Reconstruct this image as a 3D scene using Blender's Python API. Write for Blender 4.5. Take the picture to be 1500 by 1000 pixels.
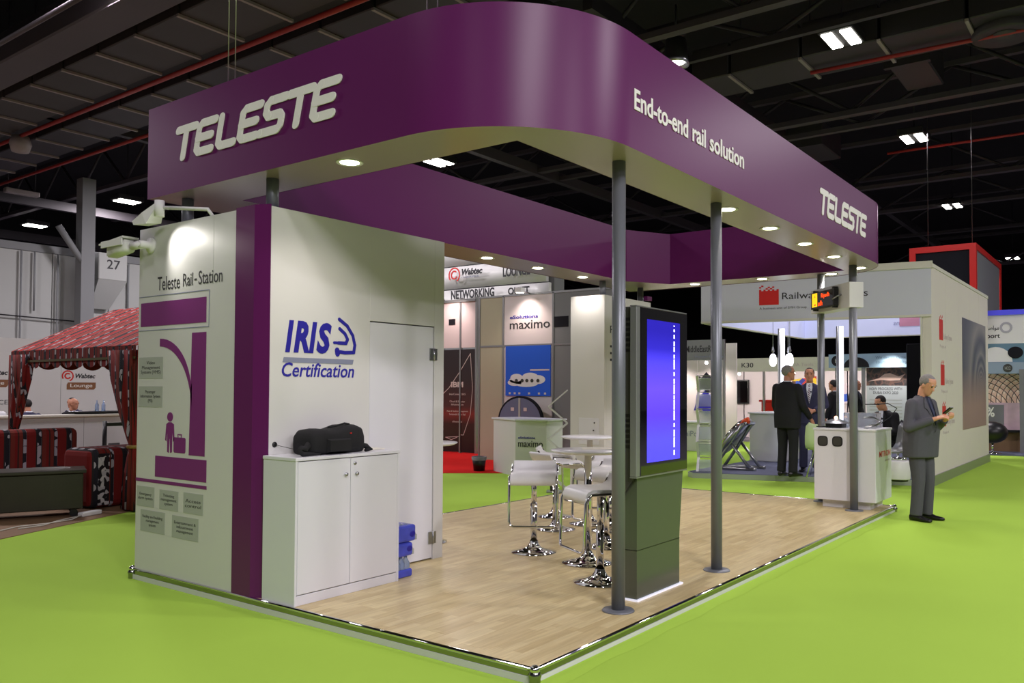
import bpy, bmesh, math, random
from mathutils import Vector, Matrix
random.seed(4)
PI = math.pi
sc = bpy.context.scene
for o in list(bpy.data.objects): bpy.data.objects.remove(o)
C = sc.collection
# ---------------------------------------------------------------- camera, world, hall lights
F, YAW, PITCH, ROLL = 1214.169, 0.62492, 0.02604, 0.00403
cd = bpy.data.cameras.new('camera'); cam = bpy.data.objects.new('camera', cd); C.objects.link(cam)
fw = Vector((math.cos(YAW)*math.cos(PITCH), math.sin(YAW)*math.cos(PITCH), math.sin(PITCH)))
rt = Vector((math.sin(YAW), -math.cos(YAW), 0)); up = rt.cross(fw)
r2 = math.cos(ROLL)*rt + math.sin(ROLL)*up; u2 = -math.sin(ROLL)*rt + math.cos(ROLL)*up
m = Matrix((r2, u2, -fw)).transposed().to_4x4(); m.translation = (-3.3996, -2.5384, 1.5)
cam.matrix_world = m
cd.sensor_width = 36; cd.lens = F/1500*36
cd.shift_x = -55.456/1500; cd.shift_y = 37.292/1500
cd.clip_end = 300
sc.camera = cam
w = bpy.data.worlds.new('hall_air'); sc.world = w; w.use_nodes = True
bg = w.node_tree.nodes['Background']; bg.inputs[0].default_value = (1, .93, .98, 1); bg.inputs[1].default_value = 0.07
sc.view_settings.view_transform = 'Standard'; sc.view_settings.look = 'None'
sc.view_settings.exposure = 0.0; sc.view_settings.gamma = 1.0; sc.view_settings.use_curve_mapping = False

# ---------------------------------------------------------------- materials
def lin(c):
    c = c/255.0
    return c/12.92 if c <= .04045 else ((c+.055)/1.055)**2.4
def col(c): return (lin(c[0]), lin(c[1]), lin(c[2]), 1)
def mat(name, c, rough=.5, metal=0., spec=.5, noise=0., nscale=8., bump=0., bscale=200., em=0., emc=None, coat=0., alpha=None, trans=0., ior=1.45):
    mt = bpy.data.materials.new(name); mt.use_nodes = True
    nt = mt.node_tree; b = nt.nodes['Principled BSDF']
    b.inputs['Base Color'].default_value = col(c); b.inputs['Roughness'].default_value = rough
    b.inputs['Metallic'].default_value = metal; b.inputs['Specular IOR Level'].default_value = spec
    b.inputs['Coat Weight'].default_value = coat; b.inputs['Transmission Weight'].default_value = trans
    b.inputs['IOR'].default_value = ior
    if em:
        b.inputs['Emission Color'].default_value = col(emc or c); b.inputs['Emission Strength'].default_value = em
    tc = nt.nodes.new('ShaderNodeTexCoord')
    if noise:
        n = nt.nodes.new('ShaderNodeTexNoise'); n.inputs['Scale'].default_value = nscale; n.inputs['Detail'].default_value = 5
        nt.links.new(tc.outputs['Object'], n.inputs['Vector'])
        mx = nt.nodes.new('ShaderNodeMix'); mx.data_type = 'RGBA'
        mx.inputs[6].default_value = tuple(v*(1-noise) for v in col(c)[:3])+(1,)
        mx.inputs[7].default_value = tuple(min(1, v*(1+noise)) for v in col(c)[:3])+(1,)
        nt.links.new(n.outputs['Fac'], mx.inputs[0]); nt.links.new(mx.outputs[2], b.inputs['Base Color'])
    if bump:
        n = nt.nodes.new('ShaderNodeTexNoise'); n.inputs['Scale'].default_value = bscale
        nt.links.new(tc.outputs['Object'], n.inputs['Vector'])
        bp = nt.nodes.new('ShaderNodeBump'); bp.inputs['Strength'].default_value = bump; bp.inputs['Distance'].default_value = .004
        nt.links.new(n.outputs['Fac'], bp.inputs['Height']); nt.links.new(bp.outputs[0], b.inputs['Normal'])
    return mt
def ramp_mat(name, stops, build, rough=.6, interp='CONSTANT', em=0.):
    """material whose colour is a ramp over a scalar made by build(nt, texcoord)"""
    mt = mat(name, (128,128,128), rough); nt = mt.node_tree; b = nt.nodes['Principled BSDF']
    tc = nt.nodes.new('ShaderNodeTexCoord')
    f = build(nt, tc)
    cr = nt.nodes.new('ShaderNodeValToRGB'); cr.color_ramp.interpolation = interp
    el = cr.color_ramp.elements
    el[0].position, el[0].color = stops[0][0], col(stops[0][1])
    el[1].position, el[1].color = stops[1][0], col(stops[1][1])
    for p, c in stops[2:]:
        e = el.new(p); e.color = col(c)
    nt.links.new(f, cr.inputs[0]); nt.links.new(cr.outputs[0], b.inputs['Base Color'])
    if em:
        nt.links.new(cr.outputs[0], b.inputs['Emission Color']); b.inputs['Emission Strength'].default_value = em
    return mt
def mathn(nt, op, a, b=None):
    n = nt.nodes.new('ShaderNodeMath'); n.operation = op
    for i, v in enumerate((a, b)):
        if v is None: continue
        if isinstance(v, (int, float)): n.inputs[i].default_value = v
        else: nt.links.new(v, n.inputs[i])
    return n.outputs[0]
def axis(nt, tc, k):
    s = nt.nodes.new('ShaderNodeSeparateXYZ'); nt.links.new(tc.outputs['Object'], s.inputs[0]); return s.outputs[k]

M = {}
M['carpet'] = mat('green_carpet', (162,200,76), .95, spec=.15, noise=.06, nscale=.6, bump=.5, bscale=350)
M['hall_floor'] = mat('hall_floor', (112,108,116), .6, noise=.1, nscale=2)
M['red_carpet'] = mat('red_carpet', (205,26,22), .95, spec=.1, noise=.06, bump=.4, bscale=350)
M['brown_floor'] = mat('brown_floor', (128,100,72), .7, noise=.15, nscale=3)
M['grey_carpet'] = mat('grey_carpet', (98,102,122), .95, spec=.1, noise=.08, nscale=6)
M['white'] = mat('white_panel', (208,208,207), .38, noise=.015, nscale=3)
M['white_lam'] = mat('white_laminate', (214,215,222), .3, noise=.01)
M['white_matte'] = mat('white_matte', (222,222,222), .8)
M['offwhite'] = mat('cream_panel', (205,203,192), .6)
M['purple'] = mat('purple_paint', (94,25,88), .37, spec=.38, noise=.05, nscale=1.2)
M['purple_print'] = mat('purple_print', (118,36,112), .5)
M['soffit'] = mat('satin_soffit', (150,134,132), .28, spec=.6, noise=.04, nscale=1.5)
M['alu'] = mat('brushed_aluminium', (190,192,196), .28, 1.)
M['alu_skirt'] = mat('polished_skirt', (150,152,150), .18, 1.)
M['skirt_pale'] = mat('pale_skirt', (205,208,205), .35)
M['pole'] = mat('grey_pole', (118,122,130), .38, .35, noise=.03)
M['chrome'] = mat('chrome', (215,215,220), .06, 1.)
M['steel'] = mat('satin_steel', (170,172,176), .3, 1.)
M['black'] = mat('black_plastic', (18,18,20), .35)
M['black_fab'] = mat('black_fabric', (20,20,24), .85, noise=.2, nscale=30, bump=.4, bscale=300)
M['screen_glass'] = mat('black_glass', (10,10,12), .04, coat=.6)
M['kiosk_grey'] = mat('kiosk_grey', (92,98,88), .2, .4)
M['kiosk_side'] = mat('kiosk_side', (66,66,62), .35, .2)
M['silver'] = mat('silver_paint', (150,152,152), .3, .6)
M['seat_white'] = mat('white_seat', (228,228,232), .3, coat=.3)
M['gt'] = mat('grey_label', (168,172,166), .6)
M['txt'] = mat('dark_text', (40,40,44), .6)
M['letter_white'] = mat('white_letter', (238,238,232), .4)
M['blue_print'] = mat('blue_print', (38,34,150), .5)
M['grey_print'] = mat('grey_print', (128,134,158), .5)
M['red_print'] = mat('red_print', (200,32,28), .5)
M['faint'] = mat('faint_print', (190,178,180), .6)
M['dark_ceiling'] = mat('dark_ceiling', (20,18,22), .9)
M['duct'] = mat('dark_duct', (54,50,54), .55, .2, noise=.2, nscale=.8)
M['beam'] = mat('grey_beam', (76,70,75), .6, .2, noise=.2, nscale=.7)
M['beam_dark'] = mat('dark_beam', (30,28,32), .7)
M['duct_olive'] = mat('olive_panel', (54,49,49), .6, noise=.2, nscale=.9)
M['pale_bar'] = mat('pale_bar', (140,130,128), .5)
M['red_pipe'] = mat('red_pipe', (150,40,34), .4)
M['red_paint'] = mat('red_paint', (205,30,24), .4)
M['hall_wall'] = mat('hall_wall', (168,170,168), .8, noise=.05, nscale=.5)
M['hall_col'] = mat('hall_column', (120,122,124), .7)
M['dark'] = mat('dark_void', (14,14,18), .8)
M['navy_drape'] = mat('dark_drape', (16,16,26), .95)
M['lamp'] = mat('lamp_lens', (255,252,240), .4, em=14)
M['down'] = mat('downlight_lens', (255,250,225), .4, em=16)
M['tube'] = mat('light_tube', (230,235,255), .4, em=2.2)
M['pendant'] = mat('pendant_glass', (250,250,255), .3, em=3.)
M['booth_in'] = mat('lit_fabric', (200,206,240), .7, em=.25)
M['skin'] = mat('skin', (205,150,120), .5)
M['skin2'] = mat('tan_skin', (190,132,104), .5)
M['hair_grey'] = mat('grey_hair', (128,126,124), .8, noise=.4, nscale=60)
M['hair_dark'] = mat('dark_hair', (30,26,26), .7)
M['suit_grey'] = mat('grey_suit', (76,76,84), .8, noise=.08, nscale=40)
M['suit_black'] = mat('black_suit', (22,22,28), .85)
M['suit_navy'] = mat('navy_suit', (48,48,78), .8)
M['shoe'] = mat('black_shoe', (20,20,22), .25)
M['shirt_white'] = mat('white_shirt', (225,228,238), .8)
M['shirt_dark'] = mat('dark_shirt', (34,38,58), .8)
M['lips'] = mat('lips', (160,92,84), .5)
M['tie_dark'] = mat('dark_tie', (44,52,78), .6)
M['orange'] = mat('orange_clamp', (240,90,40), .4)
M['acrylic'] = mat('clear_acrylic', (225,232,240), .08, trans=.75)
M['water'] = mat('clear_bottle', (200,220,250), .08, trans=.7)
M['blue_wrap'] = mat('blue_wrap', (70,80,190), .2, noise=.35, nscale=14)
M['green_seat'] = mat('pale_green_seat', (196,214,170), .5)
M['yellow'] = mat('yellow_led', (255,200,20), .5, em=1.1)
M['led_red'] = mat('orange_led', (255,80,20), .5, em=1.6)
M['candle'] = mat('warm_light', (255,190,150), .5, em=5)
M['pink_wall'] = mat('shell_panel', (214,206,206), .7)
M['ibm_txt'] = mat('pale_text', (210,196,190), .6)
M['kiosk_light'] = mat('lit_plinth', (235,238,255), .4, em=.35)
M['paper'] = mat('brochure_paper', (225,222,210), .6, noise=.1, nscale=20)
M['crystal'] = mat('pink_crystal', (240,214,222), .15, trans=.5)

def wood():
    mt = mat('oak_laminate', (214,192,146), .3); nt = mt.node_tree; b = nt.nodes['Principled BSDF']
    tc = nt.nodes.new('ShaderNodeTexCoord'); oi = nt.nodes.new('ShaderNodeObjectInfo')
    mp = nt.nodes.new('ShaderNodeMapping'); nt.links.new(tc.outputs['Object'], mp.inputs[0])
    cb = nt.nodes.new('ShaderNodeCombineXYZ'); nt.links.new(mathn(nt, 'MULTIPLY', oi.outputs['Random'], 40.), cb.inputs[0]); nt.links.new(cb.outputs[0], mp.inputs[1])
    br = nt.nodes.new('ShaderNodeTexBrick'); br.inputs['Scale'].default_value = 1; br.inputs['Brick Width'].default_value = .42
    br.inputs['Row Height'].default_value = .0655; br.inputs['Mortar Size'].default_value = .0006; br.inputs['Mortar Smooth'].default_value = 0; br.offset = .37
    br.inputs['Color1'].default_value = col((216,201,156)); br.inputs['Color2'].default_value = col((196,177,130)); br.inputs['Mortar'].default_value = col((192,170,128))
    nt.links.new(mp.outputs[0], br.inputs[0])
    mp2 = nt.nodes.new('ShaderNodeMapping'); mp2.inputs['Scale'].default_value = (2.2, 30, 1); nt.links.new(mp.outputs[0], mp2.inputs[0])
    n = nt.nodes.new('ShaderNodeTexNoise'); n.inputs['Scale'].default_value = 1.5; n.inputs['Detail'].default_value = 6; nt.links.new(mp2.outputs[0], n.inputs[0])
    cr = nt.nodes.new('ShaderNodeValToRGB'); cr.color_ramp.elements[0].color = (.80,.77,.70,1); cr.color_ramp.elements[1].color = (1.06,1.05,1.02,1)
    cr.color_ramp.elements[0].position = .3; cr.color_ramp.elements[1].position = .65
    nt.links.new(n.outputs[0], cr.inputs[0])
    mx = nt.nodes.new('ShaderNodeMix'); mx.data_type = 'RGBA'; mx.blend_type = 'MULTIPLY'; mx.inputs[0].default_value = .8
    nt.links.new(br.outputs[0], mx.inputs[6]); nt.links.new(cr.outputs[0], mx.inputs[7]); nt.links.new(mx.outputs[2], b.inputs['Base Color'])
    b.inputs['Roughness'].default_value = .32
    return mt
M['wood'] = wood()
def sadu(name, ax, scale, dark=False, slope=None):
    """woven stripes across one axis, with patterned black and white bands running along the other"""
    def build(nt, tc):
        return mathn(nt, 'FRACT', mathn(nt, 'MULTIPLY', axis(nt, tc, ax), scale))
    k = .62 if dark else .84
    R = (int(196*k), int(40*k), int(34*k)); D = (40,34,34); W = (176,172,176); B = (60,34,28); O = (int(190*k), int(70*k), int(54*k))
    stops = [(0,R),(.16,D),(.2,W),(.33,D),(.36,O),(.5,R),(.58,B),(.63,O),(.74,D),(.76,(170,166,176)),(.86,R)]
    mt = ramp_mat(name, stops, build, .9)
    nt = mt.node_tree; b = nt.nodes['Principled BSDF']; tc = nt.nodes.new('ShaderNodeTexCoord')
    f = mathn(nt, 'FRACT', mathn(nt, 'MULTIPLY', axis(nt, tc, ax), scale))
    inb = mathn(nt, 'MULTIPLY', mathn(nt, 'GREATER_THAN', f, .2), mathn(nt, 'LESS_THAN', f, .33))
    inb2 = mathn(nt, 'MULTIPLY', mathn(nt, 'GREATER_THAN', f, .76), mathn(nt, 'LESS_THAN', f, .86))
    inb = mathn(nt, 'ADD', inb, inb2)
    n = nt.nodes.new('ShaderNodeTexVoronoi'); n.inputs['Scale'].default_value = 9; nt.links.new(tc.outputs['Object'], n.inputs['Vector'])
    chk = mathn(nt, 'GREATER_THAN', n.outputs['Distance'], .42)
    fac = mathn(nt, 'MULTIPLY', inb, chk)
    mx = nt.nodes.new('ShaderNodeMix'); mx.data_type = 'RGBA'; mx.inputs[7].default_value = col((30,28,36))
    src = b.inputs['Base Color'].links[0].from_socket
    nt.links.new(fac, mx.inputs[0]); nt.links.new(src, mx.inputs[6]); nt.links.new(mx.outputs[2], b.inputs['Base Color'])
    return mt
M['sadu_roof'] = sadu('sadu_roof', 1, 1.7)
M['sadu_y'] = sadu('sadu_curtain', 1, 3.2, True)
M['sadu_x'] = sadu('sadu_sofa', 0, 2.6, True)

# ---------------------------------------------------------------- mesh builder
class B:
    def __init__(s): s.bm = bmesh.new()
    def poly(s, pts):
        return s.bm.faces.new([s.bm.verts.new(p) for p in pts])
    def box(s, a, b, bev=0., rot=None, at=None, seg=1):
        g = bmesh.ops.create_cube(s.bm, size=1); vs = g['verts']
        c = [(a[i]+b[i])/2 for i in range(3)]; d = [abs(b[i]-a[i]) for i in range(3)]
        for v in vs: v.co = Vector((v.co.x*d[0], v.co.y*d[1], v.co.z*d[2]))
        if bev:
            es = list({e for v in vs for e in v.link_edges})
            r = bmesh.ops.bevel(s.bm, geom=es, offset=min(bev, min(d)*.45), segments=seg, affect='EDGES', profile=.5)
            vs = list({v for f in r['faces'] for v in f.verts} | {v for v in vs if v.is_valid})
        mtx = Matrix.Translation(c) @ (rot.to_4x4() if rot else Matrix())
        if rot and at: mtx = Matrix.Translation(at) @ rot.to_4x4() @ Matrix.Translation(Vector(c)-Vector(at))
        for v in vs: v.co = mtx @ v.co
        return s
    def cyl(s, p0, p1, r, r2=None, n=16, cap=True):
        p0 = Vector(p0); p1 = Vector(p1); r2 = r if r2 is None else r2
        d = (p1-p0).normalized(); a = d.orthogonal().normalized(); b = d.cross(a)
        R0 = [s.bm.verts.new(p0+(a*math.cos(t)+b*math.sin(t))*r) for t in [2*PI*i/n for i in range(n)]]
        R1 = [s.bm.verts.new(p1+(a*math.cos(t)+b*math.sin(t))*r2) for t in [2*PI*i/n for i in range(n)]]
        for i in range(n): s.bm.faces.new((R0[i], R0[(i+1) % n], R1[(i+1) % n], R1[i])).smooth = True
        if cap: s.bm.faces.new(R0[::-1]); s.bm.faces.new(R1)
        return s
    def tube(s, pts, r, n=8, closed=False):
        pts = [Vector(p) for p in pts]; N = len(pts); rings = []
        rr = r if isinstance(r, (list, tuple)) else [r]*N
        prev = None
        for i in range(N):
            if closed: d = (pts[(i+1) % N]-pts[i-1])
            else: d = pts[min(i+1, N-1)]-pts[max(i-1, 0)]
            d.normalize()
            if prev is None: a = d.orthogonal().normalized()
            else: a = (prev-d*prev.dot(d)).normalized()
            prev = a; b = d.cross(a)
            rings.append([s.bm.verts.new(pts[i]+(a*math.cos(2*PI*k/n)+b*math.sin(2*PI*k/n))*rr[i]) for k in range(n)])
        for i in range(N if closed else N-1):
            A, Q = rings[i], rings[(i+1) % N]
            for k in range(n): s.bm.faces.new((A[k], A[(k+1) % n], Q[(k+1) % n], Q[k])).smooth = True
        if not closed: s.bm.faces.new(rings[0][::-1]); s.bm.faces.new(rings[-1])
        return s
    def lathe(s, prof, c=(0,0,0), n=24, ax=None):
        c = Vector(c); q = Vector((0,0,1)).rotation_difference(Vector(ax)).to_matrix() if ax else Matrix.Identity(3)
        rings = []
        for r, z in prof:
            if r < 1e-5: rings.append([s.bm.verts.new(c+q @ Vector((0,0,z)))])
            else: rings.append([s.bm.verts.new(c+q @ Vector((r*math.cos(2*PI*k/n), r*math.sin(2*PI*k/n), z))) for k in range(n)])
        for A, Q in zip(rings, rings[1:]):
            for k in range(n):
                k2 = (k+1) % n
                if len(A) == 1 and len(Q) == 1: continue
                if len(A) == 1: f = (A[0], Q[k2], Q[k])
                elif len(Q) == 1: f = (A[k], A[k2], Q[0])
                else: f = (A[k], A[k2], Q[k2], Q[k])
                s.bm.faces.new(f).smooth = True
        return s
    def loft(s, rings, cap=True, smooth=True):
        R = [[s.bm.verts.new(p) for p in r] for r in rings]; n = len(R[0])
        for A, Q in zip(R, R[1:]):
            for k in range(n):
                f = s.bm.faces.new((A[k], A[(k+1) % n], Q[(k+1) % n], Q[k])); f.smooth = smooth
        if cap: s.bm.faces.new(R[0][::-1]); s.bm.faces.new(R[-1])
        return s
    def ell(s, c, r, rot=None, u=14, v=10):
        g = bmesh.ops.create_uvsphere(s.bm, u_segments=u, v_segments=v, radius=1)
        for q in g['verts']:
            p = Vector((q.co.x*r[0], q.co.y*r[1], q.co.z*r[2]))
            if rot: p = rot @ p
            q.co = p+Vector(c)
            for f in q.link_faces: f.smooth = True
        return s
    def cap_chain(s, pts, rad, n=12):
        """tapered limb with rounded ends"""
        for i in range(len(pts)-1):
            s.cyl(pts[i], pts[i+1], rad[i], rad[i+1], n)
        for p, r in zip(pts, rad): s.ell(p, (r, r, r), u=n, v=8)
        return s
    def prism(s, pts, O, R, U, N, t):
        """2D polygon (r,u) on plane O,R,U, thickness t along N"""
        O, R, U, N = Vector(O), Vector(R), Vector(U), Vector(N)
        a = [s.bm.verts.new(O+R*x+U*y) for x, y in pts]; b = [s.bm.verts.new(O+R*x+U*y+N*t) for x, y in pts]
        n = len(pts)
        s.bm.faces.new(a[::-1]); s.bm.faces.new(b)
        for i in range(n): s.bm.faces.new((a[i], a[(i+1) % n], b[(i+1) % n], b[i]))
        return s
    def build(s, name, m, parent=None, fix=True, world=False):
        if fix: bmesh.ops.recalc_face_normals(s.bm, faces=s.bm.faces)
        me = bpy.data.meshes.new(name); s.bm.to_mesh(me); s.bm.free()
        return link(name, me, m, parent, world)
def link(name, me, m, parent=None, world=False):
    o = bpy.data.objects.new(name, me); C.objects.link(o)
    me.materials.clear(); me.materials.append(M[m] if isinstance(m, str) else m)
    if parent:
        o.parent = parent
        if world: o.matrix_parent_inverse = basis(parent).inverted()
    return o
def basis(o):
    mb = Matrix.LocRotScale(o.location, o.rotation_euler, o.scale)
    return basis(o.parent) @ o.matrix_parent_inverse @ mb if o.parent else mb
def tag(o, label=None, cat=None, group=None, kind=None):
    if label: o['label'] = label
    if cat: o['category'] = cat
    if group: o['group'] = group
    if kind: o['kind'] = kind
    return o
def thing(name, label, cat, loc=(0,0,0), rz=0, group=None):
    o = bpy.data.objects.new(name, None); C.objects.link(o); o.location = loc; o.rotation_euler = (0,0,rz)
    o.empty_display_size = .1
    return tag(o, label, cat, group)
def copy_thing(o, loc, rz=None, label=None, group=None):
    def cp(s, par):
        c = s.copy(); C.objects.link(c); c.parent = par
        for ch in s.children: cp(ch, c)
        return c
    r = cp(o, None); r.location = loc
    if rz is not None: r.rotation_euler = (0,0,rz)
    if label: r['label'] = label
    if group: r['group'] = group
    return r
Zv = (0,0,1)
LEFT = ((0,-1,0), Zv, (-1,0,0))     # print seen from -x : right is -y
FRONT = ((1,0,0), Zv, (0,-1,0))     # print seen from -y : right is +x
def text(name, s, O, fr, w, h, m, parent, bold=0., shear=0., t=.003, mirror=False, keep=False):
    """text fitted to the box w x h whose lower left corner is O"""
    cu = bpy.data.curves.new('t', 'FONT'); cu.body = s; cu.offset = bold; cu.shear = shear; cu.resolution_u = 3
    cu.align_x = 'CENTER' if '\n' in s else 'LEFT'
    ob = bpy.data.objects.new('t', cu); C.objects.link(ob)
    me = bpy.data.meshes.new_from_object(ob); bpy.data.objects.remove(ob); bpy.data.curves.remove(cu)
    if not me.vertices: return None
    bm = bmesh.new(); bm.from_mesh(me); bpy.data.meshes.remove(me)
    xs = [v.co.x for v in bm.verts]; ys = [v.co.y for v in bm.verts]
    x0, x1, y0, y1 = min(xs), max(xs), min(ys), max(ys)
    r = bmesh.ops.extrude_face_region(bm, geom=list(bm.faces))
    top = {e for e in r['geom'] if isinstance(e, bmesh.types.BMVert)}
    R, U, N = map(Vector, fr); O = Vector(O)
    for v in bm.verts:
        a = (v.co.x-x0)/(x1-x0)*w; b = (v.co.y-y0)/(y1-y0)*h
        if mirror: a = w-a
        v.co = O+R*a+U*b+N*(t if v in top else .0005)
    bmesh.ops.recalc_face_normals(bm, faces=bm.faces)
    for f in bm.faces: f.smooth = False
    me = bpy.data.meshes.new(name); bm.to_mesh(me); bm.free()
    return link(name, me, m, parent, True)
def rect(name, O, fr, w, h, m, parent, t=.002):
    b = B(); b.prism([(0,0),(w,0),(w,h),(0,h)], O, fr[0], fr[1], fr[2], t); return b.build(name, m, parent, world=True)
def strokes(name, lines, wd, O, fr, sx, sy, m, parent, shear=0., t=.004, round_=True):
    """pen strokes: lines of (x,y); wd in local units"""
    b = B(); R, U, N = map(Vector, fr); O = Vector(O); k_ = 0
    def P3(x, y, d=0): return O+R*((x+shear*y)*sx)+U*(y*sy)+N*d
    for ln in lines:
        for (xa, ya), (xb, yb) in zip(ln, ln[1:]):
            dx, dy = xb-xa, yb-ya; L = math.hypot(dx, dy); px, py = -dy/L*wd/2, dx/L*wd/2
            q = [(xa+px, ya+py), (xb+px, yb+py), (xb-px, yb-py), (xa-px, ya-py)]
            k_ += 1; lo = [b.bm.verts.new(P3(*c, .0005)) for c in q]; hi = [b.bm.verts.new(P3(*c, t+.0002*k_)) for c in q]
            b.bm.faces.new(hi)
            for i in range(4): b.bm.faces.new((lo[i], lo[(i+1) % 4], hi[(i+1) % 4], hi[i]))
        if round_:
            for x, y in ln:
                q = [(x+wd/2*math.cos(k*PI/6), y+wd/2*math.sin(k*PI/6)) for k in range(12)]
                k_ += 1; lo = [b.bm.verts.new(P3(*c, .0005)) for c in q]; hi = [b.bm.verts.new(P3(*c, t+.0002*k_)) for c in q]
                b.bm.faces.new(hi)
                for i in range(12): b.bm.faces.new((lo[i], lo[(i+1) % 12], hi[(i+1) % 12], hi[i]))
    return b.build(name, m, parent, world=True)

# ---------------------------------------------------------------- hall lamps (fittings with an area light; those out of view are added for fill)
def hall_lamp(x, y, z, power, label, rz=0., size=1.):
    t = thing('hall_lamp', label, 'ceiling lamp', (x,y,z), rz, 'twin hall ceiling lamps')
    b = B(); b.box((-.45,-.32,.02),(.45,.32,.2), .02); b.cyl((0,0,.2),(0,0,2.85),.02,n=8); b.build('housing', 'beam_dark', t)
    for s in (-.17, .17):
        b = B(); b.box((-.36,s-.1,-.01),(.36,s+.1,.03), .01); b.build('lens', 'lamp', t)
    l = bpy.data.lights.new('hall_light', 'AREA'); l.energy = power; l.size = size; l.color = (1, .92, .98); l.spread = PI
    lo = bpy.data.objects.new('light', l); C.objects.link(lo); lo.parent = t; lo.location = (0,0,-.04)
    return t
HL = [(12.1,2.0,'twin white hall lamp above the right end of the purple canopy, nearest in view'),
      (19.4,2.3,'smaller twin hall lamp low over the right side of the hall'),
      (28.6,3.0,'small distant twin hall lamp above the red framed cube'),
      (43,2.8,'farthest twin hall lamp near the right picture edge'),
      (3.0,11.2,'hall lamp at the top edge left of the purple canopy'),
      (11.4,26.5,'twin hall lamp far left just above the white booth cabin'),
      (24,27,'distant hall lamp over the lounge tower'),
      (16,-6,'added unseen fill lamp over the right aisle'),(-4,4,'added unseen fill lamp over the left aisle'),  # from here mostly unseen lamps, added to carry the grid on as fill
      (-3.5,-7,'added unseen fill lamp behind the viewpoint'),(6,-9,'added unseen fill lamp beyond the right aisle'),(-11,-2,'added unseen fill lamp far behind the viewpoint'),
      (27,-8,'added unseen fill lamp at the far right of the hall'),(14,14,'extra hall lamp added over the middle stands'),
      (-2.2,19,'added unseen lamp over the lounge side aisle, brightening the left walls'),(11.5,34,'distant twin hall lamp by the partition wall at the left edge'),(-7.2,-9.5,'large unseen lamp added far behind the right aisle for the canopy highlight'),(0,-15,'unseen lamp added at the back of the right hand hall for the canopy highlight'),(11,19,'added fill lamp between lounge and partition wall')]  # added lamps here brighten the left walls and the purple curve
HP = {0:220,1:500,2:500,3:500,4:400,5:700,6:300,7:350,8:100,9:500,10:700,11:120,12:250,13:150,14:900,15:900,16:1500,17:1100,18:700}
for i, (x, y, lb) in enumerate(HL): hall_lamp(x, y, 8., HP[i]*.92, lb, size=2.6 if i == 16 else 1.)  # the enlarged one is added out of view for the curve highlight
def spot(parent, loc, to, power, ang=100, blend=.6, c=(1,.89,.82), r=.04):
    l = bpy.data.lights.new('spot_light', 'SPOT'); l.energy = power; l.spot_size = math.radians(ang); l.spot_blend = blend; l.color = c; l.shadow_soft_size = r
    o = bpy.data.objects.new('light', l); C.objects.link(o); o.parent = parent
    o.location = loc; d = Vector(to)-Vector(loc); o.rotation_euler = d.to_track_quat('-Z', 'Y').to_euler()
    return o

# ================================================================ SETTING
def struct(name, b, m):
    return tag(b.build(name, m), kind='structure')
b = B(); b.box((-30,-25,-.2),(60,45,-.006)); struct('floor', b, 'hall_floor')
b = B(); b.box((-5.5,-5,-.0055),(19.2,14,0)); struct('floor', b, 'carpet')
b = B(); b.prism([(-8,4.0),(.07,6.6),(1.83,7.44),(2.8,7.9),(6.6,12.2),(6.6,30),(-12,30)], (0,0,.0),(1,0,0),(0,1,0),Zv,.006); struct('floor', b, 'brown_floor')
b = B(); b.prism([(6.6,8.6),(8.05,6.7),(9.98,6.5),(9.98,9.2),(12,9.2),(12,12),(6.8,12)], (0,0,.0),(1,0,0),(0,1,0),Zv,.008); struct('floor', b, 'red_carpet')
b = B(); b.box((-30,-25,11),(60,45,11.3)); struct('ceiling', b, 'dark_ceiling')
b = B(); b.box((59.5,-25,0),(60,45,11)); struct('wall_far', b, 'dark_ceiling')
b = B(); b.box((-30,44.5,0),(60,45,11)); struct('wall_left', b, 'dark_ceiling')

# hall partition wall at the back left
t = thing('hall_partition', 'tall pale grey hall partition wall behind the striped tent', 'wall', (8,25.1,0))
for i in range(20):
    x0 = -14+i*1.72
    b = B(); b.box((x0+.012,25,0),(x0+1.708,25.2,5.62),.01); b.build('panel', 'hall_wall', t, world=True)
b = B(); b.box((-14,24.96,5.62),(20.4,25.24,5.85)); b.build('top_rail', 'hall_col', t, world=True)
for x, z0, z1 in [(7.44,.0,5.6),(7.81,3.8,5.6),(8.47,1.2,5.6),(10.67,3.2,5.6)]:
    b = B(); b.cyl((x,24.9,z0),(x,24.9,z1),.03,n=8); b.build('conduit', 'hall_col', t, world=True)
b = B(); b.cyl((-2,24.88,3.9),(9.2,24.88,3.55),.02,n=6); b.build('cable', 'beam_dark', t, world=True)
t = thing('hall_column', 'grey hall column with a white numbered board, left of the white cabin', 'column', (9.05,24.4,0))
b = B(); b.box((8.85,24.2,0),(9.25,24.6,8)); b.cyl((9.05,24.3,5.2),(8.2,24.3,6.4),.1,n=8); b.build('shaft', 'hall_col', t, world=True)
b = B(); b.box((9.4,24.25,4.9),(10.3,24.8,5.75),.02); b.build('number_board', 'hall_wall', t, world=True)
b = B(); b.loft([[(9.4,24.25,4.9),(10.3,24.25,4.9),(10.3,24.8,4.9),(9.4,24.8,4.9)],[(9.4,24.8,4.0),(10.0,24.8,4.0),(10.0,24.82,4.0),(9.4,24.82,4.0)]], smooth=False); b.build('bracket', 'hall_wall', t, world=True)
text('lettering', '27', (9.65,24.25,5.25), FRONT, .42, .3, 'txt', t, bold=.01)

# ---------------------------------------------------------------- overhead structure
def simple(name, label, cat, b, m, group=None, loc=(0,0,0)):
    return tag(b.build(name, m), label, cat, group)
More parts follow.
